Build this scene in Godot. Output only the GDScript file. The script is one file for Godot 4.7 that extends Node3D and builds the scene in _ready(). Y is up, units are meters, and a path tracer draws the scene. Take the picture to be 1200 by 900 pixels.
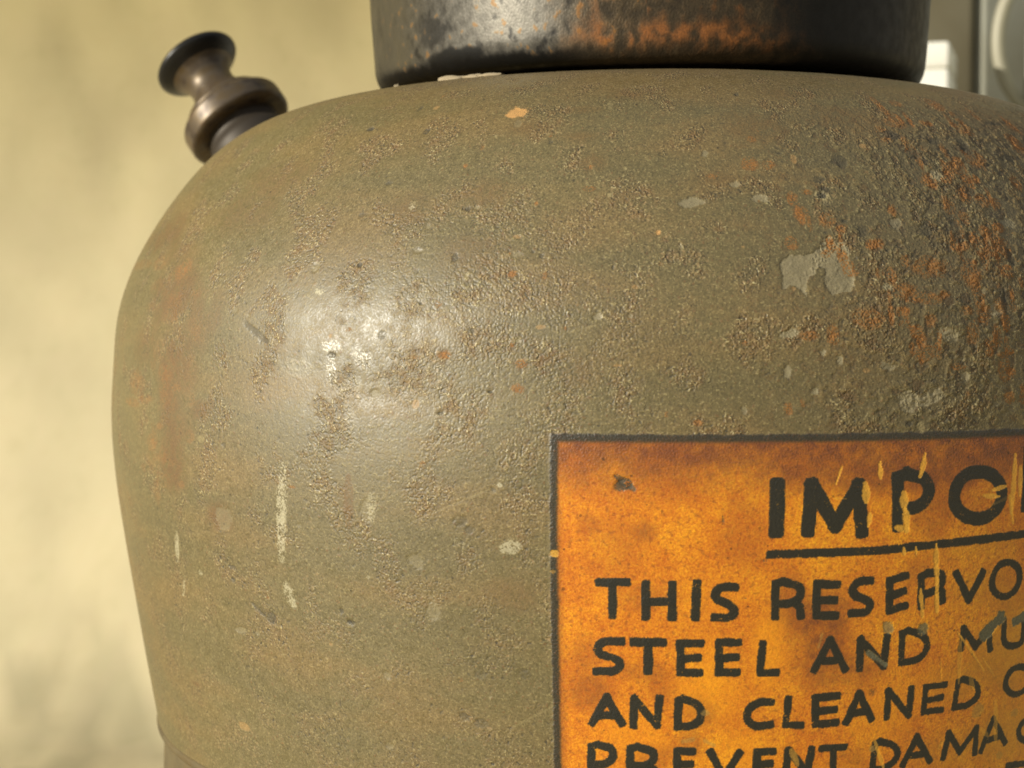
extends Node3D
# A weathered olive steel reservoir with a painted orange notice, close up, in low sun.

const R := 0.12              # widest radius of the tank, metres
const LIFT := 0.125          # height of the widest part above the ground
const W := 2048              # texels round the tank (X from X0, millimetres along the widest girth)
const HT := 1024             # texels down the tank (Y from Y0, millimetres along the profile from the apex)
const X0 := -210.0
const Y0 := 56.0
const DX := 360.0 / 2048.0
const DY := 176.0 / 1024.0
const LABEL_LEFT := -15.9
const LABEL_TOP := 160.55
const LABEL_RIGHT := 138.0
const LABEL_BOTTOM := 227.6

enum {PRIMER, RUST, WHITE, TAN, STAIN, PIT, YELLOW, LABEL_STAIN, SHINY, PALE, CHIP, OLIVE, BRIGHT}

var red := PackedFloat32Array()
var green := PackedFloat32Array()
var blue := PackedFloat32Array()
var relief := PackedFloat32Array()   # large relief in millimetres, moves the mesh
var grain := PackedFloat32Array()    # fine relief in millimetres, bump only
var gloss := PackedFloat32Array()    # roughness
var ink := PackedByteArray()         # where the label's paint lies
var fine := PackedByteArray()
var mid := PackedByteArray()
var coarse := PackedByteArray()
var broad := PackedByteArray()
var cells := PackedByteArray()
var dots := PackedByteArray()
var dust := PackedByteArray()
var prof_r := PackedFloat32Array()
var prof_z := PackedFloat32Array()
var prof_s := PackedFloat32Array()


func _ready() -> void:
	# ---- camera
	var cam := Camera3D.new()
	cam.name = "camera"
	cam.projection = Camera3D.PROJECTION_FRUSTUM
	cam.near = 0.02
	cam.far = 200.0
	cam.size = 2.0 * 0.02 * 450.0 / 1979.67
	cam.position = Vector3(0.0, LIFT + 0.02906, 0.39204)
	cam.rotation = Vector3(-0.047324, 0.079104, -0.00061)
	var lens := CameraAttributesPhysical.new()
	lens.frustum_near = 0.02
	lens.frustum_far = 200.0
	lens.frustum_focal_length = 52.0
	lens.exposure_aperture = 24.0
	lens.frustum_focus_distance = 0.29
	cam.attributes = lens
	add_child(cam)
	cam.projection = Camera3D.PROJECTION_FRUSTUM
	cam.near = 0.02
	cam.far = 200.0
	cam.size = 2.0 * 0.02 * 450.0 / 1979.67
	cam.current = true
	# ---- sky and air
	var env := Environment.new()
	env.background_mode = Environment.BG_SKY
	var sky := Sky.new()
	var air := ProceduralSkyMaterial.new()
	air.sky_top_color = Color(0.56, 0.58, 0.60)
	air.sky_horizon_color = Color(0.80, 0.765, 0.68)
	air.sky_curve = 0.2
	air.ground_bottom_color = Color(0.42, 0.38, 0.30)
	air.ground_horizon_color = Color(0.62, 0.56, 0.44)
	air.sky_energy_multiplier = 1.0
	air.sun_angle_max = 1.0
	sky.sky_material = air
	env.sky = sky
	env.background_energy_multiplier = 1.0
	env.tonemap_mode = Environment.TONE_MAPPER_LINEAR
	env.tonemap_exposure = 1.2
	env.sdfgi_enabled = true
	env.ssao_enabled = true
	env.ssil_enabled = true
	var around := WorldEnvironment.new()
	around.name = "environment"
	around.environment = env
	add_child(around)
	# ---- low sun from the left, a little towards the camera
	var sun := DirectionalLight3D.new()
	sun.name = "sun"
	sun.light_color = Color(1.0, 0.975, 0.91)
	sun.light_energy = 1.45
	sun.light_angular_distance = 0.53
	sun.shadow_enabled = true
	var az := deg_to_rad(-57.0)
	var el := deg_to_rad(14.5)
	var to_sun := Vector3(sin(az) * cos(el), sin(el), cos(az) * cos(el))
	sun.transform = Transform3D(Basis.looking_at(-to_sun, Vector3.UP), Vector3.ZERO)
	add_child(sun)
	# ---- setting, then the things
	ground_and_sheet()
	background_things()
	tank()


# ------------------------------------------------------------------ helpers

func tag(o: Node, label: String, category: String) -> void:
	o.set_meta("label", label)
	o.set_meta("category", category)


func part(called: String, m: Mesh, mat: Material, parent: Node) -> MeshInstance3D:
	var o := MeshInstance3D.new()
	o.name = called
	o.mesh = m
	o.material_override = mat
	parent.add_child(o, true)
	return o


func thing(called: String, at: Vector3, label: String, category: String) -> Node3D:
	var o := Node3D.new()
	o.name = called
	o.position = at
	add_child(o, true)
	tag(o, label, category)
	return o


func noise(freq: float, octaves: int, sd: int, kind := FastNoiseLite.TYPE_SIMPLEX_SMOOTH) -> FastNoiseLite:
	var n := FastNoiseLite.new()
	n.noise_type = kind
	n.frequency = freq
	n.fractal_octaves = octaves
	n.seed = sd
	return n


func noise_bytes(freq: float, octaves: int, sd: int, w: int, h: int) -> PackedByteArray:
	return noise(freq, octaves, sd).get_image(w, h, false, false, true).get_data()


func pbr(color: Color, rough: float, metal := 0.0) -> StandardMaterial3D:
	var m := StandardMaterial3D.new()
	m.albedo_color = color
	m.roughness = rough
	m.metallic = metal
	return m


func noise_texture(freq: float, octaves: int, sd: int, ramp: Gradient, size := 512) -> NoiseTexture2D:
	var t := NoiseTexture2D.new()
	t.width = size
	t.height = size
	t.seamless = true
	t.noise = noise(freq, octaves, sd)
	t.color_ramp = ramp
	return t


func ramp(stops: Array) -> Gradient:
	var g := Gradient.new()
	var at := PackedFloat32Array()
	var c := PackedColorArray()
	for s in stops:
		at.append(s[0])
		c.append(s[1])
	g.offsets = at
	g.colors = c
	return g


# a closed ring surface from a profile of (radius, height) points, smooth normals within each run
func lathe(points: PackedVector2Array, sides: int, wobble := 0.0, sd := 1) -> ArrayMesh:
	var n := points.size()
	var v := PackedVector3Array()
	var nn := PackedVector3Array()
	var uv := PackedVector2Array()
	var idx := PackedInt32Array()
	var fn := noise(1.0, 2, sd)
	var run := 0.0
	for i in n:
		var a := points[maxi(i - 1, 0)]
		var b := points[mini(i + 1, n - 1)]
		var t := (b - a).normalized()
		var out := Vector2(t.y, -t.x)       # profile runs upward: outside to the right
		if i > 0:
			run += points[i].distance_to(points[i - 1])
		for k in sides + 1:
			var ph := TAU * k / sides
			var s := sin(ph)
			var c := cos(ph)
			var r := points[i].x
			if wobble > 0.0:
				r += wobble * fn.get_noise_3d(s * 3.0, c * 3.0, points[i].y * 60.0)
			v.append(Vector3(r * s, points[i].y, r * c))
			nn.append(Vector3(out.x * s, out.y, out.x * c))
			uv.append(Vector2(float(k) / sides, run))
	for i in n:
		for k in sides + 1:
			uv[i * (sides + 1) + k].y = 1.0 - uv[i * (sides + 1) + k].y / run
	for i in n - 1:
		for k in sides:
			var p := i * (sides + 1) + k
			var q := p + sides + 1
			idx.append_array([p, q, p + 1, p + 1, q, q + 1])
	return array_mesh(v, nn, uv, idx)


func array_mesh(v: PackedVector3Array, nn: PackedVector3Array, uv: PackedVector2Array, idx: PackedInt32Array, uv2 := PackedVector2Array()) -> ArrayMesh:
	var arr := []
	arr.resize(Mesh.ARRAY_MAX)
	arr[Mesh.ARRAY_VERTEX] = v
	arr[Mesh.ARRAY_NORMAL] = nn
	arr[Mesh.ARRAY_TEX_UV] = uv
	arr[Mesh.ARRAY_INDEX] = idx
	if uv2.size():
		arr[Mesh.ARRAY_TEX_UV2] = uv2
	var m := ArrayMesh.new()
	m.add_surface_from_arrays(Mesh.PRIMITIVE_TRIANGLES, arr)
	return m


# rounds the corners of a profile
func rounded(points: Array, radius: float, steps := 4) -> PackedVector2Array:
	var out := PackedVector2Array()
	for i in points.size():
		var p: Vector2 = points[i]
		if i == 0 or i == points.size() - 1:
			out.append(p)
			continue
		var a: Vector2 = points[i - 1]
		var b: Vector2 = points[i + 1]
		var q := minf(radius, 0.45 * minf(p.distance_to(a), p.distance_to(b)))
		var s := p + (a - p).normalized() * q
		var e := p + (b - p).normalized() * q
		for k in steps + 1:
			var t := float(k) / steps
			out.append(s.lerp(p, t).lerp(p.lerp(e, t), t))
	return out


func soft_box(size: Vector3, bevel: float) -> ArrayMesh:
	var st := SurfaceTool.new()
	st.begin(Mesh.PRIMITIVE_TRIANGLES)
	var outline := PackedVector2Array()
	for c in [[1, 1, 0.0], [-1, 1, 90.0], [-1, -1, 180.0], [1, -1, 270.0]]:
		for k in 5:
			var a := deg_to_rad(c[2] + 22.5 * k)
			outline.append(Vector2(c[0] * (size.x / 2 - bevel) + bevel * cos(a), c[1] * (size.z / 2 - bevel) + bevel * sin(a)))
	var n := outline.size()
	var levels := [[0.0, bevel], [bevel * 0.3, bevel * 0.3], [bevel, 0.0], [size.y - bevel, 0.0], [size.y - bevel * 0.3, bevel * 0.3], [size.y, bevel]]
	var rings := []
	for l in levels:
		var ring := PackedVector3Array()
		for p in outline:
			var f := Vector2((size.x / 2 - l[1]) / (size.x / 2), (size.z / 2 - l[1]) / (size.z / 2))
			ring.append(Vector3(p.x * f.x, l[0], p.y * f.y))
		rings.append(ring)
	for i in rings.size() - 1:
		for k in n:
			var a: Vector3 = rings[i][k]
			var b: Vector3 = rings[i][(k + 1) % n]
			var c: Vector3 = rings[i + 1][k]
			var d: Vector3 = rings[i + 1][(k + 1) % n]
			for p in [a, b, c, b, d, c]:
				st.add_vertex(p)
	for k in n:
		for p in [Vector3(0, size.y, 0), rings[5][k], rings[5][(k + 1) % n]]:
			st.add_vertex(p)
		for p in [Vector3.ZERO, rings[0][(k + 1) % n], rings[0][k]]:
			st.add_vertex(p)
	st.generate_normals()
	return st.commit()


func tube(path: PackedVector3Array, radius: float, sides := 14) -> ArrayMesh:
	var v := PackedVector3Array()
	var nn := PackedVector3Array()
	var uv := PackedVector2Array()
	var idx := PackedInt32Array()
	for i in path.size():
		var t := (path[mini(i + 1, path.size() - 1)] - path[maxi(i - 1, 0)]).normalized()
		var side := t.cross(Vector3(0.1, 0.05, 1.0)).normalized()
		var up := side.cross(t).normalized()
		for k in sides + 1:
			var a := TAU * k / sides
			var d := side * cos(a) + up * sin(a)
			v.append(path[i] + d * radius)
			nn.append(d)
			uv.append(Vector2(float(k) / sides, float(i) / path.size()))
	for i in path.size() - 1:
		for k in sides:
			var p := i * (sides + 1) + k
			var q := p + sides + 1
			idx.append_array([p, p + 1, q, p + 1, q + 1, q])
	return array_mesh(v, nn, uv, idx)


# ------------------------------------------------------------------ the tank's profile

func build_profile() -> void:
	var h := 0.0775493
	for i in 1200:
		var t := PI / 2 * i / 1199.0
		var m := 1.0 + 0.0041002 * sin(2 * t) + 0.0035097 * sin(4 * t) - 0.0035754 * sin(6 * t) - 0.007227 * sin(8 * t)
		prof_r.append(R * pow(maxf(sin(t), 0.0), 2.0 / 3.27636) * m)
		prof_z.append(h * pow(maxf(cos(t), 0.0), 2.0 / 2.91675) * m)
	for i in range(1, 800):
		var d := 1.1 * i / 799.0
		prof_r.append(R * (1.0 - 0.1016288 * d - 0.0796391 * d * d))
		prof_z.append(-R * d)
	var s := 0.0
	prof_s.append(0.0)
	for i in range(1, prof_r.size()):
		s += Vector2(prof_r[i] - prof_r[i - 1], prof_z[i] - prof_z[i - 1]).length()
		prof_s.append(s)
	# the shoulder runs into the wall in one soft curve
	var fr := prof_r.duplicate()
	var fz := prof_z.duplicate()
	for i in prof_r.size():
		var off := absf(prof_s[i] - prof_s[1199])
		if off < 0.034:
			var reach := 0.019 * (1.0 - smoothstep(0.012, 0.034, off))
			var sum := Vector2.ZERO
			for k in range(-8, 9):
				sum += on_profile(prof_s[i] + reach * k / 8.0)
			fr[i] = sum.x / 17.0
			fz[i] = sum.y / 17.0
	for i in fr.size():
		fr[i] += 0.0009 * exp(-pow((prof_s[i] - prof_s[1199]) / 0.024, 2.0))
	prof_r = fr
	prof_z = fz


func on_profile(s: float) -> Vector2:      # arc length in metres -> (radius, height above the widest part)
	var i := clampi(prof_s.bsearch(s), 1, prof_s.size() - 1)
	var t := clampf((s - prof_s[i - 1]) / maxf(prof_s[i] - prof_s[i - 1], 1e-9), 0.0, 1.0)
	return Vector2(lerpf(prof_r[i - 1], prof_r[i], t), lerpf(prof_z[i - 1], prof_z[i], t))


# ------------------------------------------------------------------ paint, rust and lettering of the tank

func lay(kind: int, i: int, a: float) -> void:
	var n1 := fine[i] / 255.0
	var n2 := mid[i] / 255.0
	var r := 0.0
	var g := 0.0
	var b := 0.0
	var rough := -1.0
	match kind:
		PRIMER:
			var k := 0.92 + 0.16 * coarse[i] / 255.0 + 0.10 * (n1 - 0.5)
			r = 0.535 * k; g = 0.490 * k; b = 0.370 * k; rough = 0.62
			relief[i] -= 0.11 * a
		RUST:
			a *= smoothstep(0.36, 0.52, n2 * 0.45 + n1 * 0.55)
			var k := clampf(n1 * 1.1 + n2 * 0.4 - 0.3, 0.0, 1.0)
			r = lerpf(0.36, 0.74, k); g = lerpf(0.235, 0.49, k); b = lerpf(0.12, 0.18, k); rough = 0.85
			relief[i] += a * (n1 * 0.16 - 0.10)
		WHITE:
			a *= smoothstep(0.36, 0.56, n1 * 0.35 + n2 * 0.4 + dust[i] / 255.0 * 0.25) * 0.92
			r = 0.74; g = 0.71; b = 0.60; rough = 0.6
		TAN:
			a *= clampf(0.4 + n1, 0.0, 1.0)
			r = 0.80; g = 0.60; b = 0.35; rough = 0.7
			relief[i] -= 0.05 * a
		STAIN:
			a *= smoothstep(0.22, 0.62, 0.45 * n2 + 0.3 * n1 + 0.25 * dust[i] / 255.0)
			relief[i] += a * 0.05 * (n1 - 0.4)
			var dk := 0.85 + 0.4 * (n1 - 0.3)
			r = 0.455 * dk; g = 0.342 * dk; b = 0.175 * dk; rough = 0.64
		PIT:
			a *= smoothstep(0.25, 0.5, n1 * 0.5 + n2 * 0.5)
			r = 0.22; g = 0.20; b = 0.145; rough = 0.8
			relief[i] -= 0.16 * a
		YELLOW:
			a *= clampf(0.75 + 0.6 * n1, 0.0, 1.0)
			var k := 0.9 + 0.2 * n2
			r = 0.95 * k; g = 0.70 * k; b = 0.22 * k; rough = 0.55
			grain[i] -= 0.05 * a
		LABEL_STAIN:
			if ink[i] == 0:
				return
			a *= clampf(0.20 + 0.9 * n2 + 0.7 * (n1 - 0.5), 0.0, 1.0)
			r = 0.47; g = 0.245; b = 0.115
		SHINY:
			a *= smoothstep(0.44, 0.56, n1 * 0.25 + n2 * 0.35 + dust[i] / 255.0 * 0.4)
			r = 0.66; g = 0.63; b = 0.55; rough = 0.33
		PALE:
			a *= clampf(0.2 + n1, 0.0, 1.0)
			r = 0.66; g = 0.60; b = 0.43; rough = 0.5
			grain[i] -= 0.02 * a
		CHIP:
			if a < 0.8:
				r = 0.70; g = 0.55; b = 0.27
			else:
				var k := 0.8 + 0.4 * n1
				r = 0.41 * k; g = 0.40 * k; b = 0.31 * k
			rough = 0.6
			relief[i] -= 0.10 * smoothstep(0.5, 1.0, a)
		OLIVE:
			if ink[i] == 0:
				return
			r = 0.80; g = 0.57; b = 0.13  # yellower paint, lightened in the colour where little sun reaches the notice
		BRIGHT:
			if ink[i] == 0:
				return
			a *= 0.85
			r = 1.0; g = 0.665; b = 0.05
	red[i] = lerpf(red[i], r, a)
	green[i] = lerpf(green[i], g, a)
	blue[i] = lerpf(blue[i], b, a)
	if rough > 0.0:
		gloss[i] = lerpf(gloss[i], rough, a)


func blot(kind: int, cx: float, cy: float, rx: float, ry: float, amount: float) -> void:
	var gentle := kind == STAIN or kind == LABEL_STAIN or kind == OLIVE or kind == BRIGHT
	var reach := 1.7
	var x1 := clampi(int((cx - rx * reach - X0) / DX), 0, W - 1)
	var x2 := clampi(int((cx + rx * reach - X0) / DX) + 1, 0, W - 1)
	var y1 := clampi(int((cy - ry * reach - Y0) / DY), 0, HT - 1)
	var y2 := clampi(int((cy + ry * reach - Y0) / DY) + 1, 0, HT - 1)
	var big := rx > 2.5 and ry > 2.5
	for y in range(y1, y2 + 1):
		for x in range(x1, x2 + 1):
			var i := y * W + x
			var d := Vector2((X0 + x * DX - cx) / rx, (Y0 + y * DY - cy) / ry).length()
			if gentle:
				var w := d + 0.9 * ((coarse[i] if big else mid[i]) / 255.0 - 0.5)
				var a := 1.0 - smoothstep(0.25, 1.25, w)
				if a > 0.01:
					lay(kind, i, a * amount)
			else:
				var w := d + 1.1 * (mid[i] / 255.0 - 0.5) + 0.5 * (fine[i] / 255.0 - 0.5)
				var a := 1.0 - smoothstep(0.85, 1.08, w)
				if a > 0.01:
					lay(kind, i, a * amount)


func patch(kind: int, flat: Array) -> void:      # an irregular outline
	var outline := PackedVector2Array()
	var lo := Vector2(1e9, 1e9)
	var hi := -lo
	for k in flat.size() / 2:
		var p := Vector2(flat[2 * k], flat[2 * k + 1])
		outline.append(p)
		lo = lo.min(p)
		hi = hi.max(p)
	for y in range(clampi(int((lo.y - Y0) / DY) - 3, 0, HT - 1), clampi(int((hi.y - Y0) / DY) + 4, 0, HT - 1)):
		for x in range(clampi(int((lo.x - X0) / DX) - 3, 0, W - 1), clampi(int((hi.x - X0) / DX) + 4, 0, W - 1)):
			var i := y * W + x
			var p := Vector2(X0 + x * DX + 0.9 * (mid[i] / 255.0 - 0.5), Y0 + y * DY + 0.9 * (mid[(i + 40 * W + 77) % mid.size()] / 255.0 - 0.5))
			if Geometry2D.is_point_in_polygon(p, outline):
				lay(kind, i, 1.0)


func streak(kind: int, ax: float, ay: float, bx: float, by: float, half: float, amount: float) -> void:
	var p := Vector2(ax, ay)
	var q := Vector2(bx, by)
	var lo := p.min(q) - Vector2(half, half) * 1.8
	var hi := p.max(q) + Vector2(half, half) * 1.8
	var pq := q - p
	var l2 := maxf(pq.length_squared(), 1e-6)
	for y in range(clampi(int((lo.y - Y0) / DY), 0, HT - 1), clampi(int((hi.y - Y0) / DY) + 2, 0, HT - 1)):
		for x in range(clampi(int((lo.x - X0) / DX), 0, W - 1), clampi(int((hi.x - X0) / DX) + 2, 0, W - 1)):
			var i := y * W + x
			var at := Vector2(X0 + x * DX, Y0 + y * DY)
			var t := clampf((at - p).dot(pq) / l2, 0.0, 1.0)
			var taper := half * (0.35 + 0.65 * sqrt(sin(PI * clampf(t, 0.04, 0.96)))) if kind != CHIP else half
			var d := at.distance_to(p + pq * t) / taper + 1.0 * (mid[i] / 255.0 - 0.5) + 0.4 * (fine[i] / 255.0 - 0.5)
			var a := 1.0 - smoothstep(0.75, 1.1, d)
			if a > 0.01:
				lay(kind, i, a * amount)


func letter_shape(ch: String) -> Array:
	match ch:
		"I": return [[0.5, 0, 0.5, 1]]
		"T": return [[0, 1, 1, 1], [0.5, 1, 0.5, 0]]
		"H": return [[0, 0, 0, 1], [1, 0, 1, 1], [0, 0.45, 1, 0.48]]
		"L": return [[0, 1, 0, 0, 1, 0]]
		"E": return [[1, 1, 0, 1, 0, 0, 0.95, 0], [0, 0.47, 0.88, 0.5]]
		"V": return [[0, 1, 0.48, 0, 1, 1]]
		"U": return [[0, 1, 0, 0.3, 0.15, 0.07, 0.45, 0, 0.8, 0.08, 0.96, 0.3, 1, 1]]
		"N": return [[0, 0, 0.04, 1, 0.9, 0, 1, 1]]
		"M": return [[0, 0, 0.08, 1, 0.5, 0.12, 0.93, 1, 1, 0]]
		"A": return [[0, 0, 0.5, 1, 1, 0], [0.22, 0.3, 0.78, 0.3]]
		"P": return [[0, 0, 0, 1, 0.6, 1, 0.9, 0.9, 1, 0.7, 0.88, 0.48, 0.55, 0.36, 0.1, 0.34]]
		"R": return [[0, 0, 0, 1, 0.6, 1, 0.9, 0.9, 0.97, 0.72, 0.85, 0.5, 0.5, 0.4, 0, 0.38], [0.72, 0.44, 0.95, 0.28, 1, 0]]
		"D": return [[0, 0, 0.04, 1, 0.5, 0.98, 0.85, 0.8, 1, 0.5, 0.88, 0.2, 0.5, 0.02, 0, 0]]
		"O":
			var ring := []
			for k in 25:
				var a := TAU * k / 24.0
				ring.append_array([0.5 + 0.5 * sin(a) * (1.0 + 0.04 * sin(2.0 * a)), 0.5 + 0.5 * cos(a)])
			return [ring]
		"C": return [[1, 0.97, 0.6, 0.97, 0.25, 0.82, 0.03, 0.52, 0.08, 0.2, 0.35, 0.01, 0.7, 0, 0.95, 0.06]]
		"G": return [[1, 0.97, 0.6, 0.97, 0.25, 0.82, 0.03, 0.52, 0.08, 0.2, 0.35, 0.01, 0.7, 0, 0.98, 0.12, 0.98, 0.42, 0.6, 0.42]]
		"S": return [[1, 0.98, 0.55, 1, 0.2, 0.92, 0.06, 0.74, 0.2, 0.57, 0.65, 0.45, 0.93, 0.3, 0.92, 0.12, 0.65, 0.01, 0, 0.02]]
	return []


func paint_black(i: int, a: float) -> void:
	var n1 := fine[i] / 255.0
	var worn := clampf(1.0 - smoothstep(0.66, 0.9, n1 * 0.5 + mid[i] / 255.0 * 0.5), 0.25, 1.0)
	a *= worn
	var k := 0.85 + 0.5 * (n1 - 0.3)
	red[i] = lerpf(red[i], 0.095 * k, a)
	green[i] = lerpf(green[i], 0.10 * k, a)
	blue[i] = lerpf(blue[i], 0.075 * k, a)
	gloss[i] = lerpf(gloss[i], 0.5, a)
	relief[i] += 0.02 * a
	grain[i] += a * 0.02 * (n1 - 0.5)


func brush(line: PackedVector2Array, half: float) -> void:
	var lo := line[0]
	var hi := line[0]
	for p in line:
		lo = lo.min(p)
		hi = hi.max(p)
	lo -= Vector2(half, half) * 1.5
	hi += Vector2(half, half) * 1.5
	for y in range(clampi(int((lo.y - Y0) / DY), 0, HT - 1), clampi(int((hi.y - Y0) / DY) + 2, 0, HT - 1)):
		for x in range(clampi(int((lo.x - X0) / DX), 0, W - 1), clampi(int((hi.x - X0) / DX) + 2, 0, W - 1)):
			var i := y * W + x
			var at := Vector2(X0 + x * DX, Y0 + y * DY)
			var best := 1e9
			for k in line.size() - 1:
				var p := line[k]
				var pq := line[k + 1] - p
				var long := maxf(pq.length(), 1e-4)
				var along := (at - p).dot(pq) / long
				var beyond := maxf(maxf(-along, along - long), 0.0) * 1.08
				var aside := absf((at - p).cross(pq)) / long
				best = minf(best, beyond * beyond * beyond * beyond + aside * aside * aside * aside)
			var d := sqrt(sqrt(best)) + 0.30 * (mid[i] / 255.0 - 0.5) + 0.16 * (fine[i] / 255.0 - 0.5)
			var a := 1.0 - smoothstep(half - 0.10, half + 0.10, d)
			if a > 0.01 and ink[i]:
				paint_black(i, a * 0.97)


func glyph(ch: String, ox: float, oy: float, ax: float, ay: float, bx: float, by: float, half: float) -> void:
	for stroke in letter_shape(ch):
		var raw := PackedVector2Array()
		for k in stroke.size() / 2:
			raw.append(Vector2(ox + ax * stroke[2 * k] + bx * stroke[2 * k + 1], oy + ay * stroke[2 * k] + by * stroke[2 * k + 1]))
		var line := PackedVector2Array()
		for k in raw.size():                       # round the bends of curved letters
			line.append(raw[k])
			if k + 1 < raw.size() and ch in "SCGDPRU" and raw.size() > 5 and k > 0 and k + 2 < raw.size():
				line.append((raw[k] + raw[k + 1]) * 0.5625 - (raw[k - 1] + raw[k + 2]) * 0.0625)
		brush(line, half)


func ruled(ax: float, ay: float, bx: float, by: float, half: float) -> void:
	brush(PackedVector2Array([Vector2(ax, ay), Vector2(bx, by)]), half)


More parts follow.
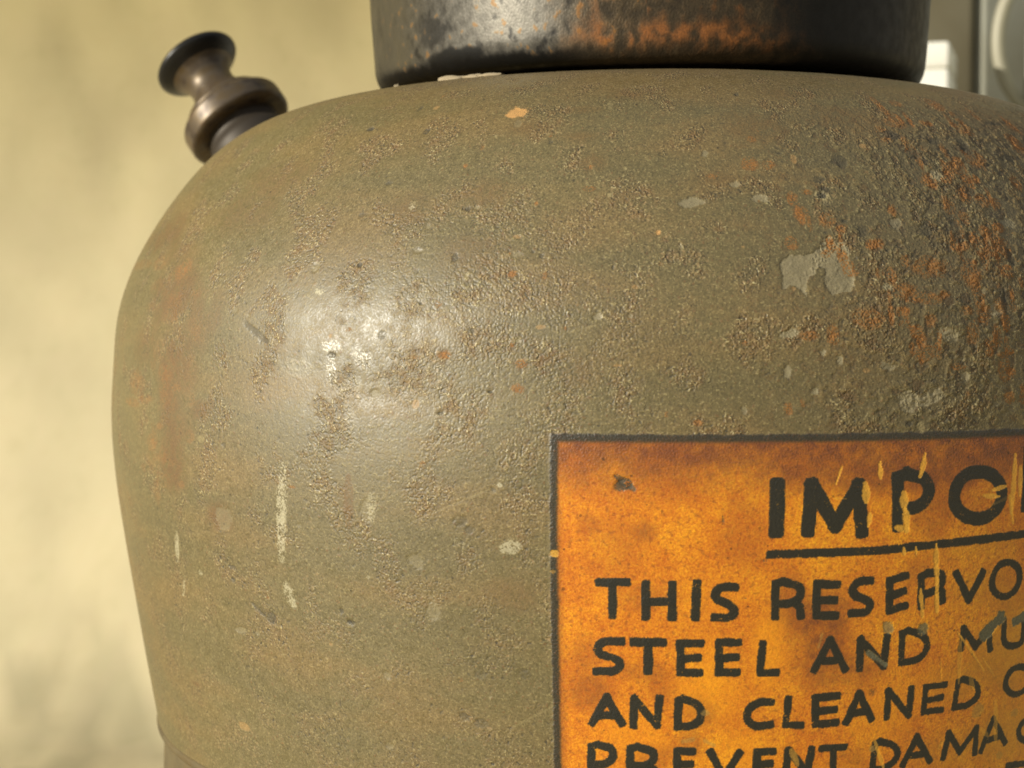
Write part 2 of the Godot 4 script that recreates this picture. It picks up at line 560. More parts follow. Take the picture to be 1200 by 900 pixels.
func base_coat() -> void:
	var total := W * HT
	for a in [red, green, blue, relief, grain, gloss]:
		a.resize(total)
	red.resize(total); green.resize(total); blue.resize(total); relief.resize(total); grain.resize(total); gloss.resize(total)
	ink.resize(total)
	fine = noise_bytes(0.42, 2, 11, W, HT)
	mid = noise_bytes(0.055, 4, 12, W, HT)
	coarse = noise_bytes(0.013, 4, 13, W, HT)
	broad = noise_bytes(0.0035, 3, 14, W, HT)
	cells = noise_bytes(0.05, 5, 15, W, HT)
	dots = noise_bytes(0.17, 1, 16, W, HT)
	dust = noise(0.85, 1, 17, FastNoiseLite.TYPE_VALUE).get_image(W, HT, false, false, true).get_data()
	var label_r := LABEL_RIGHT
	for y in HT:
		var Y := Y0 + y * DY
		var row_flake := smoothstep(82.0, 112.0, Y) * (1.0 - 0.75 * smoothstep(158.0, 164.0, Y))
		var row_top := 1.0 - smoothstep(70.0, 120.0, Y)
		var row_grain := exp(-pow((Y - 142.0) / 26.0, 2.0))
		for x in W:
			var i := y * W + x
			var X := X0 + x * DX
			var n1 := fine[i] / 255.0
			var n2 := mid[i] / 255.0
			var n3 := coarse[i] / 255.0
			var n4 := broad[i] / 255.0
			var n5 := cells[i] / 255.0
			var n6 := dots[i] / 255.0
			var n0 := dust[i] / 255.0
			var up := mid[(y >> 2) * W + ((x + 900) & 2047)] / 255.0       # drawn out down the slope
			var across := coarse[y * W + ((x >> 2) + 300)] / 255.0                 # drawn out round the tank
			var flaky := clampf((X - 10.0) / 48.0, 0.0, 1.0) * row_flake * clampf(0.2 + 1.6 * n4, 0.0, 1.0)
			var gx := (X + 20.0) / 25.0
			var gritty := 0.0
			if gx > -2.6 and gx < 2.6:
				gritty = exp(-gx * gx) * row_grain
			gritty = maxf(gritty, 0.35 * row_top)
			gritty = maxf(gritty, 0.75 * smoothstep(0.50, 0.66, n3) * (1.0 - 0.7 * smoothstep(150.0, 215.0, Y)))
			gritty *= clampf(0.2 + 1.2 * n2, 0.0, 1.2) * clampf(n3 * 2.4 - 0.5, 0.15, 1.2)
			# olive paint, browner or greener in faint clouds
			var brown := smoothstep(0.36, 0.66, across * 0.45 + n4 * 0.25 + n3 * 0.10 + n2 * 0.10 + n1 * 0.05 + 0.16 * row_top)
			var r := lerpf(0.432, 0.454, brown)
			var g := lerpf(0.384, 0.381, brown)
			var b := lerpf(0.240, 0.229, brown)
			var k := 1.0 + (0.14 + 0.3 * gritty) * (n1 - 0.5) + (0.26 + 0.4 * gritty) * (n0 - 0.5) + 0.08 * (n2 - 0.5) + 0.12 * (across - 0.5)
			r *= k; g *= k; b *= k
			var h := 0.0
			var f := (n1 - 0.5) * (0.010 + 0.03 * gritty + 0.035 * flaky) + (n0 - 0.5) * (0.024 + 0.24 * gritty + 0.11 * flaky) + (n2 - 0.5) * 0.005
			var ro := 0.54 + 0.16 * (n2 - 0.5) + 0.10 * (n3 - 0.5) + 0.22 * (n0 - 0.5) + 0.08 * gritty + 0.14 * flaky
			# grit: small raised grains with dirt between them
			if gritty > 0.03:
				var bump := smoothstep(0.55, 0.72, n6)
				h += 0.016 * gritty * bump
				var dirt := (1.0 - smoothstep(0.28, 0.46, n1 * 0.6 + n6 * 0.4)) * gritty * 0.75
				r = lerpf(r, 0.27, dirt); g = lerpf(g, 0.225, dirt); b = lerpf(b, 0.14, dirt)
				var rusty := smoothstep(0.44, 0.70, n2 * 0.42 + n3 * 0.3 + n1 * 0.28) * gritty * 0.6
				r = lerpf(r, 0.46, rusty); g = lerpf(g, 0.345, rusty); b = lerpf(b, 0.185, rusty)
				var crumb := smoothstep(0.74, 0.80, n6) * gritty * 0.5
				r = lerpf(r, 0.62, crumb); g = lerpf(g, 0.54, crumb); b = lerpf(b, 0.34, crumb)
			# lifting paint
			if flaky > 0.02:
				var lift := smoothstep(0.470, 0.495, 0.55 * n2 + 0.45 * n3 + 0.05 * (n1 - 0.5))
				var deep := smoothstep(0.60, 0.615, 0.5 * n2 + 0.5 * n5)
				h += 0.12 * flaky * lift
				h -= 0.15 * flaky * deep
				var crack := 1.0 - absf(2.0 * up - 1.0)
				crack = smoothstep(0.90, 1.0, crack + 0.06 * (n1 - 0.5)) * smoothstep(48.0, 80.0, X)
				h += 0.20 * flaky * crack * n2
				h += 0.05 * flaky * smoothstep(0.52, 0.85, n5)
				var bare := (1.0 - lift) * flaky
				r = lerpf(r, lerpf(0.34, 0.44, n1), bare * 0.6)
				g = lerpf(g, lerpf(0.31, 0.37, n1), bare * 0.6)
				b = lerpf(b, lerpf(0.21, 0.24, n1), bare * 0.6)
				var spot := smoothstep(0.56, 0.68, n2 * 0.4 + n5 * 0.3 + n1 * 0.3) * flaky
				r = lerpf(r, 0.58, spot * 0.8); g = lerpf(g, 0.395, spot * 0.8); b = lerpf(b, 0.165, spot * 0.8)
				var hole := deep * flaky * 0.7
				r = lerpf(r, 0.25, hole); g = lerpf(g, 0.225, hole); b = lerpf(b, 0.16, hole)
			if n0 > 0.74 and n1 > 0.45:                # sparkle painted in as bright points
				var s := smoothstep(0.74, 0.90, n0) * minf(0.30 + 1.0 * gritty + 0.3 * flaky, 1.0)
				r = lerpf(r, 0.76, s); g = lerpf(g, 0.71, s); b = lerpf(b, 0.53, s)
				ro -= 0.26 * s
				h += 0.02 * s
			elif n0 < 0.22 and n1 < 0.5:               # darker points in the hollows
				var s := (1.0 - smoothstep(0.10, 0.22, n0)) * minf(0.12 + 0.9 * gritty + 0.4 * flaky, 0.9)
				r = lerpf(r, 0.215, s); g = lerpf(g, 0.19, s); b = lerpf(b, 0.10, s)
				h -= 0.02 * s
			# stray specks: dark pinholes and tan nicks
			if n6 > 0.83:
				var s := smoothstep(0.83, 0.88, n6) * clampf(n3 * 1.6 - 0.3, 0.1, 0.9)
				if n4 + 0.35 * (n2 - 0.5) > 0.46:
					r = lerpf(r, 0.22, s); g = lerpf(g, 0.195, s); b = lerpf(b, 0.135, s)
					h -= 0.07 * s
				else:
					r = lerpf(r, 0.58, s); g = lerpf(g, 0.48, s); b = lerpf(b, 0.33, s)
					h -= 0.03 * s
			elif n6 < 0.12:
				var s := (1.0 - smoothstep(0.07, 0.12, n6)) * 0.6
				r = lerpf(r, 0.48, s); g = lerpf(g, 0.35, s); b = lerpf(b, 0.21, s)
				h += 0.05 * s
			# the painted notice
			if Y > LABEL_TOP - 1.0 and X > LABEL_LEFT - 1.0 and X < label_r + 1.0 and Y < LABEL_BOTTOM + 1.0:
				var ed := minf(minf(X - LABEL_LEFT + 0.012 * (Y - 190.0), Y - LABEL_TOP), minf(label_r - X, LABEL_BOTTOM - Y)) + 0.35 * (n2 - 0.5) + 0.3 * (n1 - 0.5)
				if ed > 0.0:
					var warm := smoothstep(0.3, 0.75, n3 * 0.6 + n4 * 0.4)
					var lr := lerpf(0.84, 0.91, warm)
					var lg := lerpf(0.485, 0.58, warm)
					var lb := lerpf(0.065, 0.075, warm)
					var kk := 1.0 + 0.18 * (n1 - 0.5) + 0.16 * (n0 - 0.5) + 0.10 * (n2 - 0.5)
					lr *= kk; lg *= kk * kk; lb *= kk
					if n6 > 0.62:
						var s := smoothstep(0.72, 0.85, n6) * 0.3
						lr = lerpf(lr, 0.42, s); lg = lerpf(lg, 0.22, s); lb = lerpf(lb, 0.10, s)
					var grime := (1.0 - smoothstep(0.5, 13.0, minf(Y - LABEL_TOP + 2.5 * (n3 - 0.5), (X - LABEL_LEFT) * 4.0 + 0.8))) * clampf(0.3 + 0.9 * n2 + 0.6 * (n1 - 0.5), 0.0, 1.0)
					lr = lerpf(lr, 0.44, grime); lg = lerpf(lg, 0.235, grime); lb = lerpf(lb, 0.125, grime)
					var border := 1.0 - smoothstep(0.95, 1.7, ed)
					var dark := clampf(0.92 - 0.5 * smoothstep(0.6, 0.9, n1), 0.0, 1.0) * border
					lr = lerpf(lr, 0.175, dark); lg = lerpf(lg, 0.175, dark); lb = lerpf(lb, 0.145, dark)
					var a := smoothstep(0.0, 0.25, ed)
					r = lerpf(r, lr, a); g = lerpf(g, lg, a); b = lerpf(b, lb, a)
					h = h * (1.0 - 0.6 * a) + 0.05 * a + 0.03 * a * border
					f = lerpf(f, (n1 - 0.5) * (0.05 + 0.10 * grime) + (n0 - 0.5) * 0.02 + (n2 - 0.5) * 0.015, a)
					ro = lerpf(ro, 0.44 + 0.2 * (n1 - 0.5), a)
					ink[i] = 1
			red[i] = r
			green[i] = g
			blue[i] = b
			relief[i] = h
			grain[i] = f
			gloss[i] = ro


func speck_texture() -> ImageTexture:            # dust-sized speckle, wraps round
	var size := 1024
	var px := PackedByteArray()
	px.resize(size * size * 3)
	var rng := RandomNumberGenerator.new()
	rng.seed = 91
	var clump := noise(0.05, 3, 92).get_seamless_image(size, size).get_data()
	for i in size * size:
		var v := 0.90 + 0.10 * rng.randf()
		var c := clump[i] / 255.0
		v -= 0.06 * (0.5 - c)
		if rng.randf() < 0.03 * (1.2 - c):
			v -= 0.22
		px[3 * i] = clampi(int(255.0 * v), 0, 255)
		px[3 * i + 1] = clampi(int(255.0 * v * (0.985 + 0.03 * rng.randf())), 0, 255)
		px[3 * i + 2] = clampi(int(255.0 * v * (0.95 + 0.08 * rng.randf())), 0, 255)
	for pass_no in 90:                                   # a few larger dark grains
		var cx := rng.randi() % size
		var cy := rng.randi() % size
		var rad := 1.5 + 2.5 * rng.randf()
		var dark := 0.65 + 0.25 * rng.randf()
		for dy in range(-4, 5):
			for dx in range(-4, 5):
				if dx * dx + dy * dy <= rad * rad * (0.7 + 0.6 * rng.randf()):
					var i := posmod(cy + dy, size) * size + posmod(cx + dx, size)
					for k in 3:
						px[3 * i + k] = int(px[3 * i + k] * dark)
	return ImageTexture.create_from_image(Image.create_from_data(size, size, false, Image.FORMAT_RGB8, px))


func tank_material() -> StandardMaterial3D:
	base_coat()
	wear_and_lettering()
	var total := W * HT
	var rgb := PackedByteArray()
	rgb.resize(total * 3)
	var rough := PackedByteArray()
	rough.resize(total)
	var bump := PackedFloat32Array()
	bump.resize(total)
	for i in total:
		rgb[3 * i] = clampi(int(red[i] * 255.0), 0, 255)
		rgb[3 * i + 1] = clampi(int(green[i] * 255.0), 0, 255)
		rgb[3 * i + 2] = clampi(int(blue[i] * 255.0), 0, 255)
		rough[i] = clampi(int(gloss[i] * 255.0), 0, 255)
		bump[i] = grain[i] + 0.45 * relief[i] + 0.5
	var m := pbr(Color.WHITE, 1.0)
	m.resource_name = "weathered_olive_paint"
	m.albedo_texture = ImageTexture.create_from_image(Image.create_from_data(W, HT, false, Image.FORMAT_RGB8, rgb))
	m.roughness_texture = ImageTexture.create_from_image(Image.create_from_data(W, HT, false, Image.FORMAT_L8, rough))
	m.roughness_texture_channel = BaseMaterial3D.TEXTURE_CHANNEL_GRAYSCALE
	m.heightmap_enabled = true
	m.heightmap_scale = 0.1
	m.heightmap_texture = ImageTexture.create_from_image(Image.create_from_data(W, HT, false, Image.FORMAT_RF, bump.to_byte_array()))
	m.texture_repeat = true
	m.metallic_specular = 0.62
	m.detail_enabled = true
	m.detail_blend_mode = BaseMaterial3D.BLEND_MODE_MUL
	m.detail_uv_layer = BaseMaterial3D.DETAIL_UV_2
	m.detail_albedo = speck_texture()
	return m


func body_mesh() -> ArrayMesh:
	var cols := 1024
	var rows := 580
	var v := PackedVector3Array()
	var nn := PackedVector3Array()
	var uv := PackedVector2Array()
	var idx := PackedInt32Array()
	v.resize((cols + 1) * (rows + 1))
	nn.resize(v.size())
	uv.resize(v.size())
	var sines := PackedVector2Array()
	for c in cols + 1:
		var ph := (X0 + 360.0 * c / cols) / 120.0
		sines.append(Vector2(sin(ph), cos(ph)))
	for j in rows + 1:
		var s := (Y0 + 176.0 * j / rows) / 1000.0
		var p := on_profile(s)
		var t := (on_profile(s + 0.0008) - on_profile(s - 0.0008)).normalized()
		var o := Vector2(-t.y, t.x)
		var ty := mini(int(float(j) * HT / rows), HT - 1)
		var fade_row := minf(1.0, minf(j, rows - j) / 6.0)
		for c in cols + 1:
			var tx := mini(int(float(c) * W / cols), W - 1)
			var d := relief[ty * W + tx] * 0.001 * fade_row * minf(1.0, minf(c, cols - c) / 8.0)
			var sc := sines[c]
			var r := p.x + o.x * d
			var q := j * (cols + 1) + c
			v[q] = Vector3(r * sc.x, p.y + o.y * d, r * sc.y)
			uv[q] = Vector2(float(c) / cols, float(j) / rows)
	for j in rows + 1:
		var ja := maxi(j - 1, 0) * (cols + 1)
		var jb := mini(j + 1, rows) * (cols + 1)
		for c in cols + 1:
			var a := v[j * (cols + 1) + mini(c + 1, cols)] - v[j * (cols + 1) + maxi(c - 1, 0)]
			var b := v[jb + c] - v[ja + c]
			nn[j * (cols + 1) + c] = b.cross(a).normalized()
	idx.resize(cols * rows * 6)
	var k := 0
	for j in rows:
		for c in cols:
			var p := j * (cols + 1) + c
			var q := p + cols + 1
			idx[k] = p; idx[k + 1] = p + 1; idx[k + 2] = q
			idx[k + 3] = p + 1; idx[k + 4] = q + 1; idx[k + 5] = q
			k += 6
	var uv2 := uv.duplicate()                       # the fine grain repeats every 70 mm
	for i in uv2.size():
		uv2[i] = Vector2(uv[i].x * 360.0 / 70.0, uv[i].y * 176.0 / 70.0)
	var m := array_mesh(v, nn, uv, idx, uv2)
	# the rest of the shell: back, and the crown under the collar
	var st := [PackedVector3Array(), PackedVector3Array(), PackedVector2Array(), PackedInt32Array()]
	shell(st, 150.0 / 120.0, -210.0 / 120.0 + TAU, 120, Y0, Y0 + 176.0, 90, true)
	shell(st, 0.0, TAU, 96, 0.5, Y0, 16, false)
	var arr := []
	arr.resize(Mesh.ARRAY_MAX)
	arr[Mesh.ARRAY_VERTEX] = st[0]
	arr[Mesh.ARRAY_NORMAL] = st[1]
	arr[Mesh.ARRAY_TEX_UV] = st[2]
	arr[Mesh.ARRAY_TEX_UV2] = st[2]
	arr[Mesh.ARRAY_INDEX] = st[3]
	m.add_surface_from_arrays(Mesh.PRIMITIVE_TRIANGLES, arr)
	return m


func shell(st: Array, a0: float, a1: float, cols: int, s0: float, s1: float, rows: int, down: bool) -> void:
	var first: int = st[0].size()
	for j in rows + 1:
		var s := lerpf(s0, s1, float(j) / rows) / 1000.0
		var p := on_profile(s)
		var t := (on_profile(s + 0.0008) - on_profile(s - 0.0008)).normalized()
		for c in cols + 1:
			var ph := lerpf(a0, a1, float(c) / cols)
			st[0].append(Vector3(p.x * sin(ph), p.y, p.x * cos(ph)))
			st[1].append(Vector3(-t.y * sin(ph), t.x, -t.y * cos(ph)))
			st[2].append(Vector2(0.5 * (1.0 - float(c) / cols), float(j) / rows if down else 0.02))
	for j in rows:
		for c in cols:
			var p := first + j * (cols + 1) + c
			var q := p + cols + 1
			st[3].append_array([p, p + 1, q, p + 1, q + 1, q])


# ------------------------------------------------------------------ collar

func collar_material() -> StandardMaterial3D:
	var w := 2048
	var h := 512
	var n1 := noise_bytes(0.42, 2, 31, w, h)
	var n2 := noise_bytes(0.06, 4, 32, w, h)
	var n3 := noise_bytes(0.02, 4, 33, w, h)
	var rgb := PackedByteArray()
	rgb.resize(w * h * 3)
	var orm := PackedByteArray()
	orm.resize(w * h * 3)
	var bump := PackedFloat32Array()
	bump.resize(w * h)
	for y in h:
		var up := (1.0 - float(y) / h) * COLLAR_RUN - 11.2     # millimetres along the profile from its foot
		for x in w:
			var i := y * w + x
			var deg := 360.0 * x / w
			if deg > 180.0:
				deg -= 360.0
			var a := n1[i] / 255.0
			var b := n2[i] / 255.0
			var c := n3[i] / 255.0
			# black japan
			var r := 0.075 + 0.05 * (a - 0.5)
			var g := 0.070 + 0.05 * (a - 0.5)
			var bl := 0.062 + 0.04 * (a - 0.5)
			var ro := 0.50 + 0.2 * (b - 0.5)
			var me := 0.0
			var ht := 0.010 * (a - 0.5) + 0.02 * (b - 0.5)
			# worn through to steel on the left front
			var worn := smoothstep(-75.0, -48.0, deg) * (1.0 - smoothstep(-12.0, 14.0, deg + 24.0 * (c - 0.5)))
			worn *= smoothstep(0.25, 0.5, 0.5 * b + 0.5 * c + 0.12) * smoothstep(3.2, 5.4, up + 2.0 * (b - 0.5))  # wear stops above the foot; black there also paints in underside shade
			var smudge := Vector2((deg + 39.0) / 7.0, (up - 4.2) / 2.4).length() + 0.8 * (c - 0.5)
			worn *= smoothstep(0.75, 1.15, smudge)
			var smudge2 := Vector2((deg + 45.0) / 5.0, (up - 10.5) / 3.0).length() + 0.9 * (b - 0.5)
			worn *= 0.45 + 0.55 * smoothstep(0.6, 1.3, smudge2)
			var tone := 0.90 + 0.3 * (a - 0.5) + 0.3 * (b - 0.5)
			r = lerpf(r, 0.40 * tone, worn); g = lerpf(g, 0.385 * tone, worn); bl = lerpf(bl, 0.355 * tone, worn)
			ro = lerpf(ro, 0.40 + 0.15 * (b - 0.5), worn)
			me = 0.6 * worn
			# brown haze on the far left
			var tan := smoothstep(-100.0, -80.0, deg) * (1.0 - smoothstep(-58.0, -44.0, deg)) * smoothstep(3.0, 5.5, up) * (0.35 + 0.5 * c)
			r = lerpf(r, 0.36, tan); g = lerpf(g, 0.335, tan); bl = lerpf(bl, 0.27, tan)
			# pitted, rusting front
			var pit := smoothstep(-20.0, -6.0, deg) * (1.0 - smoothstep(16.0, 34.0, deg + 14.0 * (c - 0.5)))
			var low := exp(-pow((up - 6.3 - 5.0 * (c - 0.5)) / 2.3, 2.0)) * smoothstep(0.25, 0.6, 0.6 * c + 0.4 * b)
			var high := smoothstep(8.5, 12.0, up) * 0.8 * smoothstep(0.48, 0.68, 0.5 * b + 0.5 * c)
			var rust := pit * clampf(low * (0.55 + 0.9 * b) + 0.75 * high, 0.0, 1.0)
			var mott := pit * (1.0 - rust)
			r = lerpf(r, 0.20 + 0.34 * a * b, mott * 0.8); g = lerpf(g, 0.17 + 0.27 * a * b, mott * 0.8); bl = lerpf(bl, 0.125 + 0.18 * a * b, mott * 0.8)
			r = lerpf(r, lerpf(0.36, 0.62, a), rust); g = lerpf(g, lerpf(0.235, 0.39, a), rust); bl = lerpf(bl, lerpf(0.14, 0.19, a), rust)
			var fleck := smoothstep(0.72, 0.80, b) * worn * 0.55
			r = lerpf(r, 0.55, fleck); g = lerpf(g, 0.37, fleck); bl = lerpf(bl, 0.17, fleck)
			ro = lerpf(ro, 0.72, maxf(rust, 0.5 * mott))
			me *= 1.0 - maxf(rust, fleck)
			ht += pit * (0.06 * (b - 0.5) + 0.08 * (a - 0.5)) + worn * (0.016 * (b - 0.5) + 0.012 * (a - 0.5))
			rgb[3 * i] = clampi(int(r * 255.0), 0, 255)
			rgb[3 * i + 1] = clampi(int(g * 255.0), 0, 255)
			rgb[3 * i + 2] = clampi(int(bl * 255.0), 0, 255)
			orm[3 * i] = 255
			orm[3 * i + 1] = clampi(int(ro * 255.0), 0, 255)
			orm[3 * i + 2] = clampi(int(me * 255.0), 0, 255)
			bump[i] = ht + 0.5
	var m := pbr(Color.WHITE, 1.0, 1.0)
	m.resource_name = "worn_black_enamel"
	m.albedo_texture = ImageTexture.create_from_image(Image.create_from_data(w, h, false, Image.FORMAT_RGB8, rgb))
	var t := ImageTexture.create_from_image(Image.create_from_data(w, h, false, Image.FORMAT_RGB8, orm))
	m.roughness_texture = t
	m.roughness_texture_channel = BaseMaterial3D.TEXTURE_CHANNEL_GREEN
	m.metallic_texture = t
	m.metallic_texture_channel = BaseMaterial3D.TEXTURE_CHANNEL_BLUE
	m.heightmap_enabled = true
	m.heightmap_scale = 0.1
	m.heightmap_texture = ImageTexture.create_from_image(Image.create_from_data(w, h, false, Image.FORMAT_RF, bump.to_byte_array()))
	m.metallic_specular = 0.35
	return m

const COLLAR_RUN := 122.0

# ------------------------------------------------------------------ the tank and its parts

func tank() -> void:
	build_profile()
	var t := thing("pressure_tank", Vector3.ZERO, "weathered olive steel reservoir with black collar and orange painted notice", "tank")
	var mat := tank_material()
	var body := part("tank_body", body_mesh(), mat, t)
	body.position.y = LIFT
	body.set_meta("label", "domed olive drab shell with flaking paint and a painted orange notice")
	# foot
	var seam := on_profile(0.2315)
	var foot := pbr(Color(0.385, 0.34, 0.235), 0.55)
	foot.albedo_texture = noise_texture(0.02, 4, 41, ramp([[0.0, Color(0.75, 0.72, 0.7)], [0.5, Color(1, 1, 1)], [1.0, Color(1.1, 0.9, 0.75)]]))
	foot.uv1_triplanar = true
	foot.uv1_scale = Vector3(9, 9, 9)
	var sk := rounded([Vector2(seam.x - 0.012, 0.0), Vector2(seam.x + 0.0004, 0.0), Vector2(seam.x - 0.0012, LIFT + seam.y - 0.002), Vector2(seam.x - 0.010, LIFT + seam.y + 0.0005)], 0.0012)
	part("foot_skirt", lathe(sk, 160), foot, t)
	var bead := rounded([Vector2(seam.x - 0.003, -0.0016), Vector2(seam.x + 0.0002, -0.0014), Vector2(seam.x + 0.0006, 0.0004), Vector2(seam.x - 0.001, 0.0012)], 0.0008)
	var be := part("seam_bead", lathe(bead, 200), foot, t)
	be.position.y = LIFT + seam.y
	# collar
	var wall := []
	wall.append(Vector2(0.0500, -0.004))
	wall.append(Vector2(0.0502, 0.0))
	wall.append(Vector2(0.0618, 0.0))
	wall.append(Vector2(0.0628, 0.0125))
	wall.append(Vector2(0.0650, 0.046))
	wall.append(Vector2(0.0600, 0.050))
	wall.append(Vector2(0.0010, 0.0515))
	var cp := PackedVector2Array()
	var rough_profile := rounded(wall, 0.0055, 10)
	for i in rough_profile.size() - 1:                       # finer rings along the wall
		var steps := maxi(1, int(rough_profile[i].distance_to(rough_profile[i + 1]) / 0.002))
		for k in steps:
			cp.append(rough_profile[i].lerp(rough_profile[i + 1], float(k) / steps))
	cp.append(rough_profile[-1])
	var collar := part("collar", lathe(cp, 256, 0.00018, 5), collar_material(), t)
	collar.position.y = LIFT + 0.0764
	collar.set_meta("label", "black enamelled steel collar worn to bare metal and rust")
	# crumbs of dried sealant under the collar
	var crumb := pbr(Color(0.62, 0.56, 0.45), 0.8)
	for c in CRUMBS:
		var lump := SphereMesh.new()
		lump.radius = 0.5
		lump.height = 1.0
		lump.radial_segments = 14
		lump.rings = 8
		var st := SurfaceTool.new()
		var arr := lump.get_mesh_arrays()
		var vs: PackedVector3Array = arr[Mesh.ARRAY_VERTEX]
		var fn := noise(1.4, 2, 51 + int(c[0] * 1000))
		for k in vs.size():
			vs[k] *= 1.0 + 0.5 * fn.get_noise_3dv(vs[k] * 2.0)
			vs[k] *= Vector3(c[2], c[3], c[4])
		arr[Mesh.ARRAY_VERTEX] = vs
		var am := ArrayMesh.new()
		am.add_surface_from_arrays(Mesh.PRIMITIVE_TRIANGLES, arr)
		st.create_from(am, 0)
		st.generate_normals()
		var o := part("sealant_crumb", st.commit(), crumb, t)
		var p := on_profile(c[1])
		var ph := deg_to_rad(c[0])
		o.position = Vector3(p.x * sin(ph), p.y + LIFT, p.x * cos(ph))
		o.rotation.y = ph
	valve(t)


const CRUMBS := [[-37.0, 0.0650, 0.007, 0.0017, 0.004], [-31.0, 0.0662, 0.005, 0.0012, 0.003], [-27.0, 0.0668, 0.006, 0.0010, 0.003], [-55.0, 0.0640, 0.0016, 0.0022, 0.0016]]


func valve(t: Node3D) -> void:
	var brass := pbr(Color(0.37, 0.325, 0.27), 0.42, 0.4)
	brass.resource_name = "tarnished_bronze"
	brass.albedo_texture = noise_texture(0.012, 4, 61, ramp([[0.0, Color(0.55, 0.5, 0.5)], [0.45, Color(1, 1, 1)], [0.7, Color(1.15, 0.95, 0.8)], [1.0, Color(0.8, 0.85, 0.8)]]))
	brass.uv1_triplanar = true
	brass.uv1_scale = Vector3(30, 30, 30)
	var dark := pbr(Color(0.13, 0.125, 0.12), 0.38, 0.3)  # near-black cap colour paints in the shade under its flare
	var boss := pbr(Color(0.235, 0.205, 0.17), 0.55, 0.35)
	var stub := part("valve_boss", lathe(rounded([Vector2(0.0118, -0.026), Vector2(0.0112, -0.008), Vector2(0.0100, -0.006), Vector2(0.0098, -0.0022)], 0.001), 64), boss, t)
	var az := deg_to_rad(-120.0)
	var el := deg_to_rad(49.0)
	var n := Vector3(cos(el) * sin(az), sin(el), cos(el) * cos(az))
	var side := n.cross(Vector3.UP).normalized()
	stub.transform = Transform3D(Basis(side, n, side.cross(n)), Vector3(-0.1046, 0.0756 + LIFT, -0.036))
	part("flange", lathe(rounded([Vector2(0.0085, -0.0032), Vector2(0.0128, -0.0032), Vector2(0.0138, -0.0024), Vector2(0.0138, 0.0022), Vector2(0.0128, 0.0032), Vector2(0.0112, 0.0034), Vector2(0.0112, 0.0050), Vector2(0.0104, 0.0060), Vector2(0.0040, 0.0068)], 0.0007), 96), brass, stub)
	part("valve_stem", lathe(rounded([Vector2(0.0100, 0.0058), Vector2(0.0078, 0.0080), Vector2(0.0062, 0.0108), Vector2(0.0059, 0.0130), Vector2(0.0063, 0.0150), Vector2(0.0074, 0.0172), Vector2(0.0086, 0.0184)], 0.0015), 72), brass, stub)
	part("flared_cap", lathe(rounded([Vector2(0.0070, 0.0172), Vector2(0.0086, 0.0183), Vector2(0.0102, 0.0194), Vector2(0.0111, 0.0204), Vector2(0.0112, 0.0213), Vector2(0.0106, 0.0221), Vector2(0.0060, 0.0216), Vector2(0.0002, 0.0212)], 0.0005), 72), dark, stub)


# ------------------------------------------------------------------ the setting and the things behind

